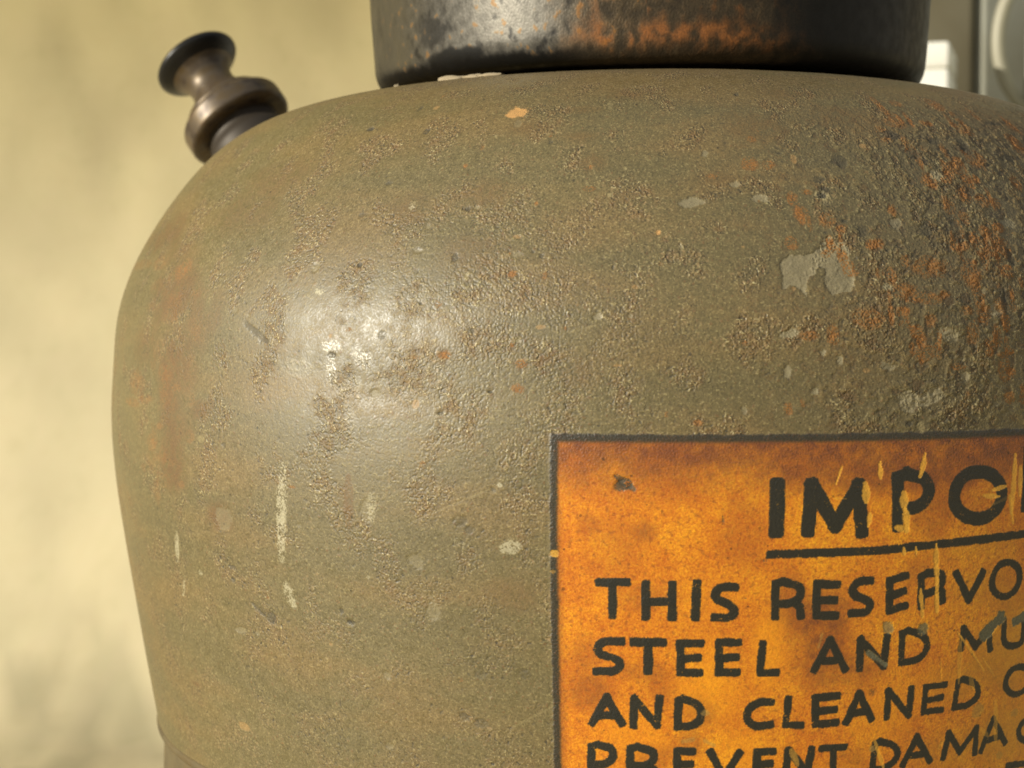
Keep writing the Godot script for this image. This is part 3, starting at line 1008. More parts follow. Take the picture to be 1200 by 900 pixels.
func ground_and_sheet() -> void:
	var dirt := pbr(Color(0.50, 0.45, 0.36), 0.95)
	dirt.albedo_texture = noise_texture(0.02, 5, 71, ramp([[0.0, Color(0.7, 0.7, 0.7)], [1.0, Color(1, 1, 1)]]))
	dirt.uv1_triplanar = true
	dirt.uv1_scale = Vector3(1.2, 1.2, 1.2)
	var pm := PlaneMesh.new()
	pm.size = Vector2(120, 120)
	var g := part("ground", pm, dirt, self)
	g.position.y = -0.006
	g.set_meta("kind", "structure")
	# a canvas sheet that lies on the ground and hangs up behind
	var cloth := pbr(Color(1, 1, 1), 0.92)
	cloth.resource_name = "canvas"
	cloth.albedo_texture = noise_texture(0.006, 5, 72, ramp([[0.0, Color(0.81, 0.755, 0.605)], [0.4, Color(0.82, 0.768, 0.62)], [1.0, Color(0.825, 0.771, 0.625)]]), 1024)
	cloth.uv1_triplanar = true
	cloth.uv1_scale = Vector3(2.4, 2.4, 2.4)
	cloth.detail_enabled = true
	cloth.detail_blend_mode = BaseMaterial3D.BLEND_MODE_MUL
	cloth.detail_albedo = noise_texture(0.05, 3, 73, ramp([[0.0, Color(0.95, 0.95, 0.935)], [0.3, Color(0.99, 0.99, 0.985)], [0.5, Color(1, 1, 1)], [1.0, Color(0.985, 0.98, 0.97)]]))
	cloth.rim_enabled = false
	var path := PackedVector2Array()            # (distance back from the tank's axis, height)
	for k in 60:
		path.append(Vector2(lerpf(-0.95, 0.13, k / 60.0), 0.0))
	var bend := 0.0
	var at := Vector2(0.13, 0.0)
	for k in 120:                                # slope shaped to catch more sun low down, then hangs
		bend = deg_to_rad(lerpf(0.0, 46.0, smoothstep(0.0, 0.10, k * 0.015)) + lerpf(0.0, 40.0, smoothstep(0.18, 0.60, k * 0.015)))
		path.append(at)
		at += Vector2(cos(bend), sin(bend)) * 0.015
	var fold := noise(2.2, 3, 74)
	var ripple := noise(11.0, 3, 75)
	var v := PackedVector3Array()
	var nn := PackedVector3Array()
	var uv := PackedVector2Array()
	var idx := PackedInt32Array()
	var tints := PackedColorArray()
	var cols := 360
	for i in path.size():
		var t := (path[mini(i + 1, path.size() - 1)] - path[maxi(i - 1, 0)]).normalized()
		for c in cols + 1:
			var x := lerpf(-1.5, 1.1, float(c) / cols)
			var p := path[i]
			var free := smoothstep(0.14, 0.30, Vector2(x, p.x).length())
			var d := free * (0.004 * (fold.get_noise_3d(x, p.x, p.y) + 0.6) + 0.0035 * (ripple.get_noise_3d(x, p.x, p.y) + 0.5))
			v.append(Vector3(x, p.y + d * t.x, -p.x + d * t.y - 0.36 * (x + 0.2) * smoothstep(0.04, 0.32, p.y)))  # upper cloth twisted off the sun so that it comes out darker
			var height_tint := smoothstep(0.08, 0.40, p.y + 0.03 * fold.get_noise_3d(x + 7.0, p.x, p.y))    # yellower and darker towards the top
			var soil := 0.26 * smoothstep(0.06, 0.01, p.y) * smoothstep(-0.05, 0.35, ripple.get_noise_3d(x * 3.2, p.x * 5.0, 3.0) + 0.5 * fold.get_noise_3d(x * 3.0, p.x * 3.0, 9.0))
			tints.append(Color(1.0 - 0.10 * height_tint - soil, 1.0 - 0.155 * height_tint - soil * 0.97, 1.0 - 0.41 * height_tint - soil))
			uv.append(Vector2(x, i * 0.02))
			nn.append(Vector3.UP)
	for i in path.size() - 1:
		for c in cols:
			var p := i * (cols + 1) + c
			var q := p + cols + 1
			idx.append_array([p, q, p + 1, p + 1, q, q + 1])
	var st := SurfaceTool.new()
	var flat := array_mesh(v, nn, uv, idx).surface_get_arrays(0)
	flat[Mesh.ARRAY_COLOR] = tints
	var tinted := ArrayMesh.new()
	tinted.add_surface_from_arrays(Mesh.PRIMITIVE_TRIANGLES, flat)
	st.create_from(tinted, 0)
	st.generate_normals()
	cloth.vertex_color_use_as_albedo = true
	var sheet := part("canvas_sheet", st.commit(), cloth, self)
	tag(sheet, "rumpled cream canvas sheet under and behind the tank", "sheet")


func background_things() -> void:
	var card := pbr(Color(0.62, 0.585, 0.49), 0.8)
	card.albedo_texture = noise_texture(0.008, 4, 81, ramp([[0.0, Color(0.85, 0.83, 0.78)], [1.0, Color(1, 1, 1)]]))
	card.uv1_triplanar = true
	card.uv1_scale = Vector3(4, 4, 4)
	var board := thing("folded_board", Vector3(0.140, 0.010, -0.36), "dull grey brown folded board standing behind the tank at right", "board")
	var near := part("board_panel", soft_box(Vector3(0.20, 0.46, 0.012), 0.003), card, board)
	near.rotation.y = atan2(0.35, 0.94)
	near.position = Vector3(-0.101 * 0.94, 0.0, 0.101 * 0.35)
	var slate := card.duplicate()
	slate.albedo_color = Color(0.68, 0.68, 0.63)
	var far := part("board_panel", soft_box(Vector3(0.30, 0.46, 0.012), 0.003), slate, board)
	far.rotation.y = atan2(0.50, 0.866)
	far.position = Vector3(0.151 * 0.866, 0.0, -0.151 * 0.50)
	var white := pbr(Color(0.88, 0.87, 0.83), 0.5)
	var carton := thing("white_carton", Vector3(0.099, 0.010, -0.285), "bright white carton peeping out beside the black collar", "carton")
	part("carton_body", soft_box(Vector3(0.040, 0.2329, 0.04), 0.0012), white, carton)
	part("carton_top", soft_box(Vector3(0.0404, 0.010, 0.0404), 0.0012), white, carton).position.y = 0.233
	carton.rotation.y = deg_to_rad(-14.0)
	var pale := pbr(Color(0.60, 0.58, 0.50), 0.5)
	var clay := pbr(Color(0.60, 0.61, 0.57), 0.6)
	var jug := thing("jug", Vector3(0.209, 0.010, -0.29), "grey jug with pale loop handle at the right edge", "jug")
	part("jug_body", lathe(rounded([Vector2(0.001, 0.0), Vector2(0.045, 0.0), Vector2(0.058, 0.06), Vector2(0.060, 0.20), Vector2(0.060, 0.29), Vector2(0.050, 0.33), Vector2(0.047, 0.35), Vector2(0.043, 0.349), Vector2(0.040, 0.33), Vector2(0.001, 0.32)], 0.008), 72), clay, jug)
	var loop := PackedVector3Array()
	for k in 25:
		var a := lerpf(-80.0, 80.0, k / 24.0)
		loop.append(Vector3(-0.055 - 0.0165 * cos(deg_to_rad(a)), 0.247 + 0.027 * sin(deg_to_rad(a)), 0.0))
	part("handle", tube(loop, 0.0026), pale, jug)


func wear_and_lettering() -> void:
	patch(PRIMER, [22.68, 131.85, 24.26, 131.07, 26.60, 131.36, 28.24, 130.48, 30.68, 129.51, 32.18, 129.80, 33.86, 128.17, 35.12, 129.80, 34.34, 132.55, 35.32, 135.27, 34.09, 137.88, 32.48, 137.45, 30.74, 138.30, 29.80, 135.89, 30.21, 133.75, 28.78, 133.24, 28.15, 134.66, 27.01, 135.58, 26.33, 138.30, 25.42, 137.03, 24.01, 136.30, 22.51, 137.03])
	patch(PRIMER, [41.51, 154.81, 43.37, 153.46, 45.72, 154.51, 49.09, 153.17, 50.55, 154.51, 48.10, 156.06, 45.25, 156.54, 44.46, 157.71, 42.42, 156.87])
	blot(PRIMER, 23.38, 144.47, 1.57, 0.83, 1.0)
	blot(PRIMER, 51.50, 144.59, 2.16, 1.13, 1.0)
	blot(PRIMER, 39.61, 149.71, 1.36, 0.86, 1.0)
	blot(PRIMER, 22.80, 150.65, 0.56, 1.22, 1.0)
	blot(PRIMER, 54.44, 151.61, 1.02, 0.70, 1.0)
	blot(PRIMER, 40.87, 136.62, 0.94, 0.73, 1.0)
	blot(PRIMER, 31.72, 148.79, 0.59, 0.84, 1.0)
	blot(PRIMER, 8.02, 121.19, 1.99, 1.00, 1.0)
	blot(PRIMER, 20.46, 120.28, 1.57, 0.91, 1.0)
	blot(PRIMER, 45.38, 125.15, 1.19, 1.35, 1.0)
	blot(PRIMER, 31.54, 128.84, 1.55, 0.96, 1.0)
	blot(PRIMER, 61.69, 140.58, 1.66, 1.05, 1.0)
	blot(PRIMER, 28.72, 147.52, 0.58, 0.57, 1.0)
	blot(PRIMER, 27.46, 153.76, 0.58, 0.52, 1.0)
	blot(PRIMER, 57.64, 114.72, 1.63, 1.20, 1.0)
	blot(PRIMER, 70.34, 124.31, 1.32, 1.44, 1.0)
	blot(PRIMER, -7.94, 141.70, 0.70, 0.56, 1.0)
	blot(PRIMER, 16.11, 117.31, 1.27, 0.72, 1.0)
	blot(RUST, 24.80, 129.03, 1.21, 1.59, 0.85)
	blot(RUST, 32.02, 124.59, 1.91, 1.49, 0.85)
	blot(RUST, 34.40, 126.27, 1.28, 0.99, 0.85)
	blot(RUST, 39.72, 129.12, 1.46, 1.11, 0.85)
	blot(RUST, 49.53, 133.14, 4.08, 2.00, 0.85)
	blot(RUST, 44.26, 137.35, 2.25, 1.47, 0.85)
	blot(RUST, 48.45, 138.62, 2.98, 1.18, 0.85)
	blot(RUST, 57.89, 134.76, 2.16, 2.75, 0.85)
	blot(RUST, 58.67, 139.05, 1.26, 3.57, 0.85)
	blot(RUST, 37.00, 142.04, 3.03, 1.81, 0.85)
	blot(RUST, 30.57, 144.70, 1.17, 1.96, 0.85)
	blot(RUST, 26.52, 144.70, 1.73, 0.95, 0.85)
	blot(RUST, 53.13, 150.11, 1.68, 0.60, 0.85)
	blot(RUST, 62.76, 150.78, 1.84, 2.11, 0.85)
	blot(RUST, 61.38, 145.06, 1.09, 2.15, 0.85)
	blot(RUST, 22.92, 156.54, 0.84, 1.22, 0.85)
	blot(RUST, 63.59, 155.12, 1.30, 1.31, 0.85)
	blot(RUST, 46.88, 147.64, 2.09, 1.70, 0.85)
	blot(RUST, 19.57, 113.04, 1.81, 1.55, 0.85)
	blot(RUST, 23.19, 113.13, 1.33, 1.15, 0.85)
	blot(RUST, 63.78, 112.86, 2.64, 1.82, 0.85)
	blot(RUST, 70.31, 110.65, 2.89, 2.52, 0.85)
	blot(RUST, 55.53, 116.24, 1.96, 1.52, 0.85)
	blot(RUST, 57.65, 121.10, 1.55, 1.96, 0.85)
	blot(RUST, 54.85, 101.69, 2.91, 1.79, 0.85)
	blot(RUST, 45.27, 122.56, 1.04, 1.56, 0.85)
	blot(RUST, 56.32, 129.61, 1.82, 0.82, 0.85)
	blot(RUST, 40.58, 128.93, 1.47, 1.15, 0.85)
	blot(RUST, 20.85, 107.19, 1.04, 0.85, 0.85)
	blot(RUST, 86.64, 104.42, 2.28, 1.53, 0.85)
	blot(RUST, 8.25, 158.75, 0.96, 0.62, 0.85)
	blot(RUST, 35.30, 134.35, 0.92, 0.76, 0.85)
	blot(RUST, 45.28, 132.05, 0.99, 1.24, 0.85)
	blot(RUST, 66.25, 119.92, 1.71, 1.67, 0.85)
	blot(RUST, 77.91, 115.79, 1.54, 1.78, 0.85)
	blot(RUST, 29.48, 118.92, 0.98, 0.68, 0.85)
	blot(RUST, 45.39, 143.76, 1.28, 0.82, 0.85)
	blot(RUST, 43.00, 140.92, 1.10, 1.00, 0.85)
	blot(RUST, 51.55, 138.09, 1.35, 0.90, 0.85)
	blot(RUST, -10.56, 118.21, 1.26, 0.54, 0.85)
	blot(RUST, -22.78, 134.35, 0.90, 0.76, 0.85)
	blot(RUST, -33.85, 148.02, 1.23, 0.89, 0.85)
	blot(RUST, -20.48, 149.31, 1.15, 0.92, 0.85)
	blot(RUST, -21.14, 153.46, 1.29, 0.88, 0.85)
	blot(STAIN, -13.47, 98.72, 4.52, 1.36, 0.5)
	blot(STAIN, -11.03, 112.51, 3.30, 2.70, 0.5)
	blot(STAIN, -13.36, 106.39, 4.54, 1.74, 0.5)
	blot(STAIN, -3.48, 93.40, 5.89, 2.91, 0.5)
	blot(STAIN, 34.47, 93.00, 8.60, 2.67, 0.5)
	blot(STAIN, 95.21, 85.94, 22.29, 5.18, 0.5)
	blot(STAIN, 13.03, 116.42, 4.77, 1.83, 0.5)
	blot(STAIN, -24.54, 103.78, 5.59, 2.13, 0.5)
	blot(STAIN, -101.73, 138.52, 9.12, 6.44, 1.0)
	blot(STAIN, -99.56, 149.98, 7.81, 6.76, 1.0)
	blot(STAIN, -100.56, 159.66, 5.05, 6.44, 1.0)
	blot(STAIN, -89.07, 159.11, 4.00, 2.35, 1.0)
	blot(STAIN, -99.78, 170.02, 5.82, 5.61, 1.0)
	blot(STAIN, -84.98, 178.49, 4.40, 3.24, 1.0)
	blot(STAIN, -106.89, 129.80, 8.00, 4.89, 0.45)
	blot(STAIN, -82.30, 113.48, 12.21, 5.38, 0.45)
	blot(STAIN, -87.57, 121.10, 11.01, 4.96, 0.45)
	blot(STAIN, -44.56, 122.65, 7.28, 4.41, 0.45)
	blot(STAIN, -29.29, 131.16, 7.07, 4.37, 0.45)
	blot(STAIN, -31.50, 119.47, 8.52, 3.97, 0.45)
	blot(STAIN, -52.07, 173.84, 1.43, 4.15, 0.45)
	blot(STAIN, -22.47, 188.31, 5.23, 3.25, 0.45)
	blot(STAIN, -10.58, 151.33, 3.47, 2.76, 0.45)
	blot(STAIN, 44.96, 101.42, 12.51, 4.66, 0.45)
	blot(STAIN, 24.97, 104.33, 9.04, 4.11, 0.45)
	blot(STAIN, 85.79, 98.72, 10.67, 5.37, 0.45)
	blot(RUST, 57.97, 108.52, 0.85, 0.89, 0.7)
	blot(RUST, 56.71, 100.86, 0.69, 1.85, 1.0)
	blot(RUST, 56.41, 115.61, 0.60, 1.91, 0.7)
	blot(RUST, 60.22, 123.66, 1.19, 1.76, 0.7)
	blot(RUST, 54.27, 109.23, 1.25, 0.84, 1.0)
	blot(RUST, 55.51, 110.83, 0.84, 2.88, 0.9)
	blot(RUST, 62.58, 101.51, 1.45, 1.01, 0.9)
	blot(RUST, 60.96, 113.04, 0.86, 2.75, 0.9)
	blot(RUST, 56.05, 116.42, 1.19, 1.92, 0.7)
	blot(RUST, 50.22, 105.22, 1.66, 2.29, 0.7)
	blot(RUST, 58.16, 125.90, 0.76, 2.39, 0.9)
	blot(RUST, 54.29, 107.19, 0.84, 2.18, 0.7)
	blot(RUST, 57.73, 120.01, 0.79, 0.72, 0.9)
	blot(RUST, 66.23, 134.56, 1.19, 0.66, 0.9)
	blot(RUST, 66.08, 129.41, 1.21, 1.64, 0.7)
	blot(RUST, 61.51, 132.35, 0.56, 1.59, 1.0)
	blot(RUST, 64.93, 115.35, 1.74, 1.33, 0.9)
	blot(RUST, 63.64, 126.65, 1.19, 1.70, 0.9)
	blot(RUST, 64.22, 125.80, 0.80, 0.66, 0.7)
	blot(RUST, 68.17, 108.70, 0.95, 0.84, 1.0)
	blot(RUST, 63.23, 128.64, 0.59, 1.63, 0.9)
	blot(RUST, 65.55, 128.26, 1.61, 2.34, 0.9)
	blot(RUST, 64.94, 111.27, 1.80, 1.46, 0.9)
	blot(RUST, 67.36, 115.26, 0.91, 1.33, 0.9)
	blot(RUST, 66.27, 133.14, 1.18, 0.65, 1.0)
	blot(RUST, 68.60, 119.56, 0.66, 2.62, 0.9)
	blot(RUST, 65.38, 115.70, 0.88, 1.96, 0.9)
	blot(RUST, 67.26, 125.43, 1.67, 1.22, 1.0)
	blot(RUST, 66.95, 129.70, 1.62, 2.32, 0.7)
	blot(RUST, 64.90, 134.35, 0.77, 0.61, 0.9)
	blot(RUST, 68.51, 135.99, 0.61, 1.09, 1.0)
	blot(RUST, 55.76, 140.69, 1.41, 1.05, 0.7)
	blot(RUST, 58.92, 134.25, 1.10, 0.61, 0.9)
	blot(RUST, 59.35, 142.38, 0.53, 1.03, 0.7)
	blot(RUST, 56.24, 144.70, 1.38, 2.02, 0.7)
	blot(RUST, 58.32, 129.03, 1.12, 1.15, 0.7)
	blot(RUST, 58.53, 134.25, 0.54, 1.52, 0.9)
	blot(RUST, 59.99, 146.27, 1.43, 0.98, 0.9)
	blot(RUST, 58.86, 133.75, 1.47, 0.66, 0.7)
	blot(RUST, 56.52, 128.45, 1.47, 2.30, 1.0)
	blot(RUST, 61.14, 145.42, 0.73, 1.45, 0.9)
	blot(RUST, 58.38, 136.41, 0.71, 1.04, 1.0)
	blot(RUST, 56.86, 131.36, 0.55, 1.13, 0.7)
	blot(RUST, 58.50, 142.26, 1.42, 0.57, 1.0)
	blot(RUST, 59.32, 132.25, 0.74, 0.59, 1.0)
	blot(RUST, 60.76, 128.07, 1.54, 1.67, 1.0)
	blot(RUST, 57.08, 143.76, 0.70, 1.46, 1.0)
	blot(RUST, 57.71, 135.37, 0.54, 1.08, 1.0)
	blot(RUST, 59.68, 147.64, 1.07, 1.01, 1.0)
	blot(RUST, 63.38, 146.89, 0.56, 1.99, 1.0)
	blot(RUST, 66.58, 155.74, 1.15, 0.95, 0.9)
	blot(RUST, 63.67, 151.33, 0.56, 1.38, 0.7)
	blot(RUST, 64.39, 126.27, 0.60, 0.71, 0.7)
	blot(RUST, 63.35, 142.72, 1.13, 2.00, 1.0)
	blot(RUST, 63.97, 130.28, 1.17, 1.12, 1.0)
	blot(RUST, 61.69, 130.19, 1.54, 2.23, 0.9)
	blot(RUST, 64.70, 132.05, 0.78, 2.23, 1.0)
	blot(RUST, 65.29, 140.36, 1.55, 0.61, 0.7)
	blot(RUST, 59.81, 140.81, 1.10, 1.44, 0.7)
	blot(RUST, 62.35, 148.15, 1.47, 0.58, 0.7)
	blot(RUST, 66.42, 154.06, 0.57, 0.97, 0.9)
	blot(RUST, 64.05, 147.77, 1.12, 0.57, 1.0)
	blot(RUST, 65.69, 129.41, 1.19, 0.68, 0.7)
	blot(RUST, 67.48, 129.90, 0.80, 1.16, 1.0)
	blot(RUST, 65.79, 138.20, 0.57, 1.55, 1.0)
	blot(RUST, 69.08, 120.28, 1.76, 1.31, 0.7)
	blot(RUST, 64.41, 151.06, 0.74, 1.03, 0.9)
	blot(RUST, 62.95, 139.81, 1.51, 1.47, 0.7)
	blot(RUST, 41.10, 138.30, 0.48, 1.44, 0.7)
	blot(RUST, 39.53, 134.25, 0.47, 1.06, 0.7)
	blot(RUST, 41.04, 141.47, 0.62, 2.02, 1.0)
	blot(RUST, 48.28, 142.38, 1.31, 1.42, 0.7)
	blot(RUST, 46.03, 145.66, 0.95, 1.39, 1.0)
	blot(RUST, 44.54, 146.89, 0.62, 1.37, 1.0)
	blot(RUST, 46.37, 145.30, 1.29, 1.39, 0.7)
	blot(RUST, 49.80, 145.18, 0.48, 1.44, 1.0)
	blot(RUST, 45.64, 138.95, 0.65, 0.59, 0.9)
	blot(RUST, 44.20, 138.73, 0.48, 1.02, 1.0)
	blot(RUST, 39.29, 129.61, 0.97, 0.63, 1.0)
	blot(RUST, 49.34, 147.01, 0.49, 0.56, 0.7)
	blot(RUST, 43.94, 142.26, 0.47, 0.57, 0.9)
	blot(RUST, 45.17, 144.47, 0.95, 1.42, 0.9)
	blot(RUST, 43.41, 142.95, 1.26, 0.58, 1.0)
	blot(RUST, 46.20, 148.28, 0.64, 1.92, 0.9)
	blot(RUST, 42.12, 134.76, 0.95, 1.53, 0.9)
	blot(RUST, 49.48, 147.39, 0.65, 1.44, 0.9)
	blot(RUST, 43.82, 140.69, 0.96, 1.05, 1.0)
	blot(RUST, 49.20, 146.64, 0.65, 0.62, 1.0)
	blot(RUST, 41.56, 134.35, 1.27, 0.61, 1.0)
	blot(RUST, 55.43, 114.72, 0.80, 0.76, 0.7)
	blot(RUST, 64.84, 116.33, 1.30, 1.92, 1.0)
	blot(RUST, 64.20, 117.49, 0.86, 0.76, 0.7)
	blot(RUST, 62.90, 118.38, 1.25, 1.89, 0.7)
	blot(RUST, 59.13, 115.79, 0.83, 0.76, 1.0)
	blot(RUST, 66.49, 115.70, 1.77, 0.76, 0.7)
	blot(RUST, 62.29, 118.83, 1.66, 1.85, 0.9)
	blot(RUST, 61.83, 114.10, 0.64, 1.38, 0.7)
	blot(RUST, 60.45, 114.72, 0.85, 1.95, 0.9)
	blot(RUST, 63.09, 108.88, 0.91, 2.13, 0.7)
	blot(RUST, 34.05, 131.56, 0.62, 1.57, 1.0)
	blot(RUST, 33.86, 128.17, 0.47, 1.62, 1.0)
	blot(RUST, 34.38, 133.34, 1.23, 1.50, 0.9)
	blot(RUST, 26.35, 120.10, 1.29, 1.22, 0.7)
	blot(RUST, 28.70, 124.68, 0.47, 2.32, 0.7)
	blot(RUST, 33.22, 130.87, 0.62, 1.56, 1.0)
	blot(RUST, 26.10, 120.55, 0.64, 1.23, 1.0)
	blot(RUST, 27.23, 123.20, 1.26, 1.70, 1.0)
	blot(RUST, 31.84, 129.03, 0.93, 1.59, 1.0)
	blot(RUST, 27.47, 124.50, 0.94, 1.21, 0.9)
	blot(RUST, 71.58, 102.88, 1.06, 1.77, 0.7)
	blot(RUST, 73.61, 103.51, 1.63, 1.04, 1.0)
	blot(RUST, 92.11, 99.75, 1.54, 3.18, 1.0)
	blot(RUST, 54.17, 96.83, 0.94, 4.54, 0.9)
	blot(RUST, 73.91, 99.19, 1.16, 3.00, 0.9)
	blot(RUST, 54.89, 98.82, 1.38, 1.13, 0.7)
	blot(RUST, 70.89, 100.50, 0.80, 2.83, 0.7)
	blot(RUST, 90.49, 100.68, 1.48, 1.20, 0.7)
	blot(RUST, 59.54, 95.28, 2.04, 1.37, 0.7)
	blot(RUST, 70.75, 101.51, 1.05, 1.06, 1.0)
	blot(RUST, 59.03, 100.68, 0.71, 2.68, 1.0)
	blot(RUST, 64.07, 101.69, 0.74, 1.05, 1.0)
	blot(RUST, 86.79, 106.30, 2.54, 2.41, 1.0)
	blot(RUST, 71.54, 94.79, 2.39, 2.61, 1.0)
	blot(RUST, 81.39, 97.40, 0.99, 2.39, 0.9)
	blot(PRIMER, -39.95, 125.33, 0.44, 0.47, 0.6)
	blot(PALE, -8.97, 139.71, 0.45, 0.27, 0.6)
	blot(PALE, -31.31, 105.58, 0.38, 0.45, 0.8)
	blot(RUST, -19.57, 106.03, 0.36, 0.31, 0.8)
	blot(PIT, 20.55, 93.80, 0.48, 0.70, 0.8)
	blot(RUST, 20.24, 120.82, 0.31, 0.45, 0.6)
	blot(TAN, -1.99, 136.72, 0.45, 0.31, 0.45)
	blot(STAIN, -45.53, 128.55, 0.71, 0.48, 0.4)
	blot(PIT, -52.19, 132.55, 0.55, 0.45, 0.8)
	blot(PIT, -33.54, 131.26, 0.65, 0.83, 0.6)
	blot(RUST, -23.64, 130.67, 0.23, 0.24, 0.8)
	blot(RUST, -22.01, 146.27, 0.44, 0.55, 0.8)
	blot(PIT, -48.15, 103.51, 0.65, 0.72, 0.8)
	blot(RUST, -46.62, 123.66, 0.27, 0.18, 0.4)
	blot(PRIMER, 5.77, 129.51, 0.44, 0.43, 0.6)
	blot(STAIN, 16.77, 157.04, 0.41, 0.42, 0.6)
	blot(PIT, -15.86, 156.54, 0.42, 0.24, 0.8)
	blot(RUST, -33.43, 108.44, 0.55, 0.84, 0.4)
	blot(RUST, -35.40, 139.49, 0.63, 0.76, 0.6)
	blot(TAN, -17.37, 143.30, 0.69, 0.35, 0.45)
	blot(PRIMER, 12.63, 154.97, 0.21, 0.15, 0.6)
	blot(STAIN, -41.03, 127.88, 0.34, 0.24, 0.6)
	blot(PRIMER, 11.12, 110.56, 0.66, 0.80, 0.8)
	blot(PRIMER, -2.64, 141.59, 0.35, 0.45, 0.8)
	blot(TAN, -4.65, 149.58, 0.55, 0.20, 0.45)
	blot(RUST, -14.04, 154.21, 0.34, 0.23, 0.4)
	blot(PIT, 12.57, 119.83, 0.23, 0.23, 0.6)
	blot(PALE, -6.73, 119.56, 0.47, 0.36, 0.8)
	blot(PIT, -19.30, 107.55, 0.42, 0.40, 0.8)
	blot(RUST, -13.24, 143.53, 0.28, 0.35, 0.8)
	blot(RUST, -51.35, 90.76, 0.55, 1.24, 0.4)
	blot(RUST, -11.38, 139.71, 0.21, 0.22, 0.6)
	blot(TAN, -38.80, 156.22, 0.64, 0.72, 0.45)
	blot(PIT, -32.94, 122.01, 0.68, 0.50, 0.6)
	blot(PIT, -51.70, 115.97, 0.97, 0.40, 0.4)
	blot(PRIMER, -27.30, 102.51, 0.92, 1.00, 0.4)
	blot(RUST, 3.19, 157.37, 0.41, 0.59, 0.6)
	blot(PIT, -54.25, 95.86, 0.51, 0.87, 0.6)
	blot(PRIMER, -21.02, 145.66, 0.43, 0.30, 0.8)
	blot(STAIN, -8.88, 94.30, 0.49, 0.89, 0.8)
	blot(PALE, 8.93, 155.43, 0.34, 0.23, 0.8)
	blot(RUST, 2.40, 132.74, 0.46, 0.40, 0.4)
	blot(RUST, 11.97, 115.70, 1.02, 0.49, 0.8)
	blot(PIT, -64.02, 101.69, 1.05, 0.64, 0.8)
	blot(PIT, -55.28, 122.65, 0.80, 0.50, 0.4)
	blot(PIT, -5.60, 133.44, 0.36, 0.45, 0.6)
	blot(PIT, -19.56, 130.48, 0.36, 0.15, 0.8)
	blot(PRIMER, 15.80, 156.71, 0.55, 0.74, 0.8)
	blot(RUST, -35.90, 112.60, 0.55, 0.62, 0.8)
	blot(PIT, -34.29, 157.71, 0.48, 0.25, 0.8)
	blot(PALE, -4.11, 113.93, 0.32, 0.49, 0.8)
	blot(TAN, -22.63, 127.59, 0.74, 0.33, 0.45)
	blot(PRIMER, -31.16, 121.73, 0.50, 0.37, 0.8)
	blot(STAIN, 17.10, 147.77, 0.67, 0.57, 0.6)
	blot(PRIMER, -29.73, 131.36, 0.38, 0.29, 0.4)
	blot(STAIN, -60.70, 110.83, 0.92, 1.11, 0.4)
	blot(TAN, -49.97, 95.96, 0.74, 0.73, 0.45)
	blot(RUST, -10.63, 113.48, 0.49, 0.58, 0.8)
	blot(PRIMER, -21.40, 122.93, 0.40, 0.41, 0.4)
	blot(PIT, -45.56, 144.82, 0.68, 0.78, 0.4)
	blot(PRIMER, -29.00, 159.84, 0.37, 0.28, 0.6)
	blot(PIT, -17.98, 131.26, 0.45, 0.44, 0.6)
	blot(PALE, -8.00, 97.49, 0.56, 1.19, 0.4)
	blot(RUST, -20.07, 121.10, 0.48, 0.68, 0.8)
	blot(PRIMER, -22.38, 130.97, 0.97, 0.44, 0.4)
	blot(RUST, -2.50, 142.04, 0.56, 0.23, 0.4)
	blot(PRIMER, -46.60, 154.66, 1.08, 0.61, 0.8)
	blot(RUST, -16.87, 134.05, 0.22, 0.20, 0.4)
	blot(PIT, -40.24, 133.85, 0.26, 0.30, 0.6)
	blot(PIT, -29.20, 144.00, 0.60, 0.47, 0.6)
	blot(RUST, -58.09, 162.03, 0.28, 0.21, 0.6)
	blot(PALE, -41.47, 216.19, 0.26, 0.25, 0.6)
	blot(PIT, -38.75, 139.49, 0.33, 0.27, 0.8)
	blot(STAIN, -26.15, 142.49, 0.45, 0.46, 0.6)
	blot(PRIMER, -82.34, 199.48, 1.73, 0.50, 0.6)
	blot(PALE, -30.84, 134.56, 0.39, 0.51, 0.8)
	blot(RUST, -32.45, 203.15, 0.40, 0.42, 0.8)
	blot(PRIMER, -61.90, 132.74, 0.80, 0.85, 0.6)
	blot(PALE, -17.26, 174.50, 0.57, 0.42, 0.4)
	blot(PALE, -88.66, 164.35, 1.13, 0.65, 0.6)
	blot(TAN, -85.71, 218.70, 1.90, 0.75, 0.45)
	blot(RUST, -64.25, 171.51, 0.98, 0.33, 0.6)
	blot(PRIMER, -77.23, 199.31, 0.50, 0.42, 0.6)
	blot(RUST, -74.44, 220.04, 0.38, 0.17, 0.6)
	blot(TAN, -56.22, 145.06, 0.46, 0.48, 0.45)
	blot(PIT, -55.59, 148.28, 0.87, 0.45, 0.8)
	blot(PALE, -60.06, 201.98, 0.48, 0.17, 0.8)
	blot(PRIMER, -47.92, 216.69, 0.89, 0.50, 0.4)
	blot(RUST, -52.39, 143.88, 0.71, 0.35, 0.6)
	blot(RUST, -73.17, 192.31, 0.47, 0.42, 0.6)
	blot(RUST, -96.74, 173.50, 1.36, 0.91, 0.4)
	blot(PALE, -43.45, 157.71, 0.32, 0.34, 0.6)
	blot(PIT, -61.53, 202.32, 0.31, 0.17, 0.6)
	blot(PIT, -25.63, 154.06, 0.59, 0.22, 0.8)
	blot(PIT, -25.09, 170.02, 0.59, 0.42, 0.4)
	blot(RUST, -17.11, 134.76, 0.58, 0.76, 0.6)
	blot(RUST, -29.54, 173.67, 0.23, 0.33, 0.6)
	blot(PRIMER, -80.53, 140.69, 1.19, 0.44, 0.6)
	blot(STAIN, -102.20, 210.50, 1.04, 0.59, 0.6)
	blot(STAIN, -18.57, 200.81, 0.23, 0.17, 0.8)
	blot(STAIN, -102.86, 213.35, 2.68, 0.67, 0.8)
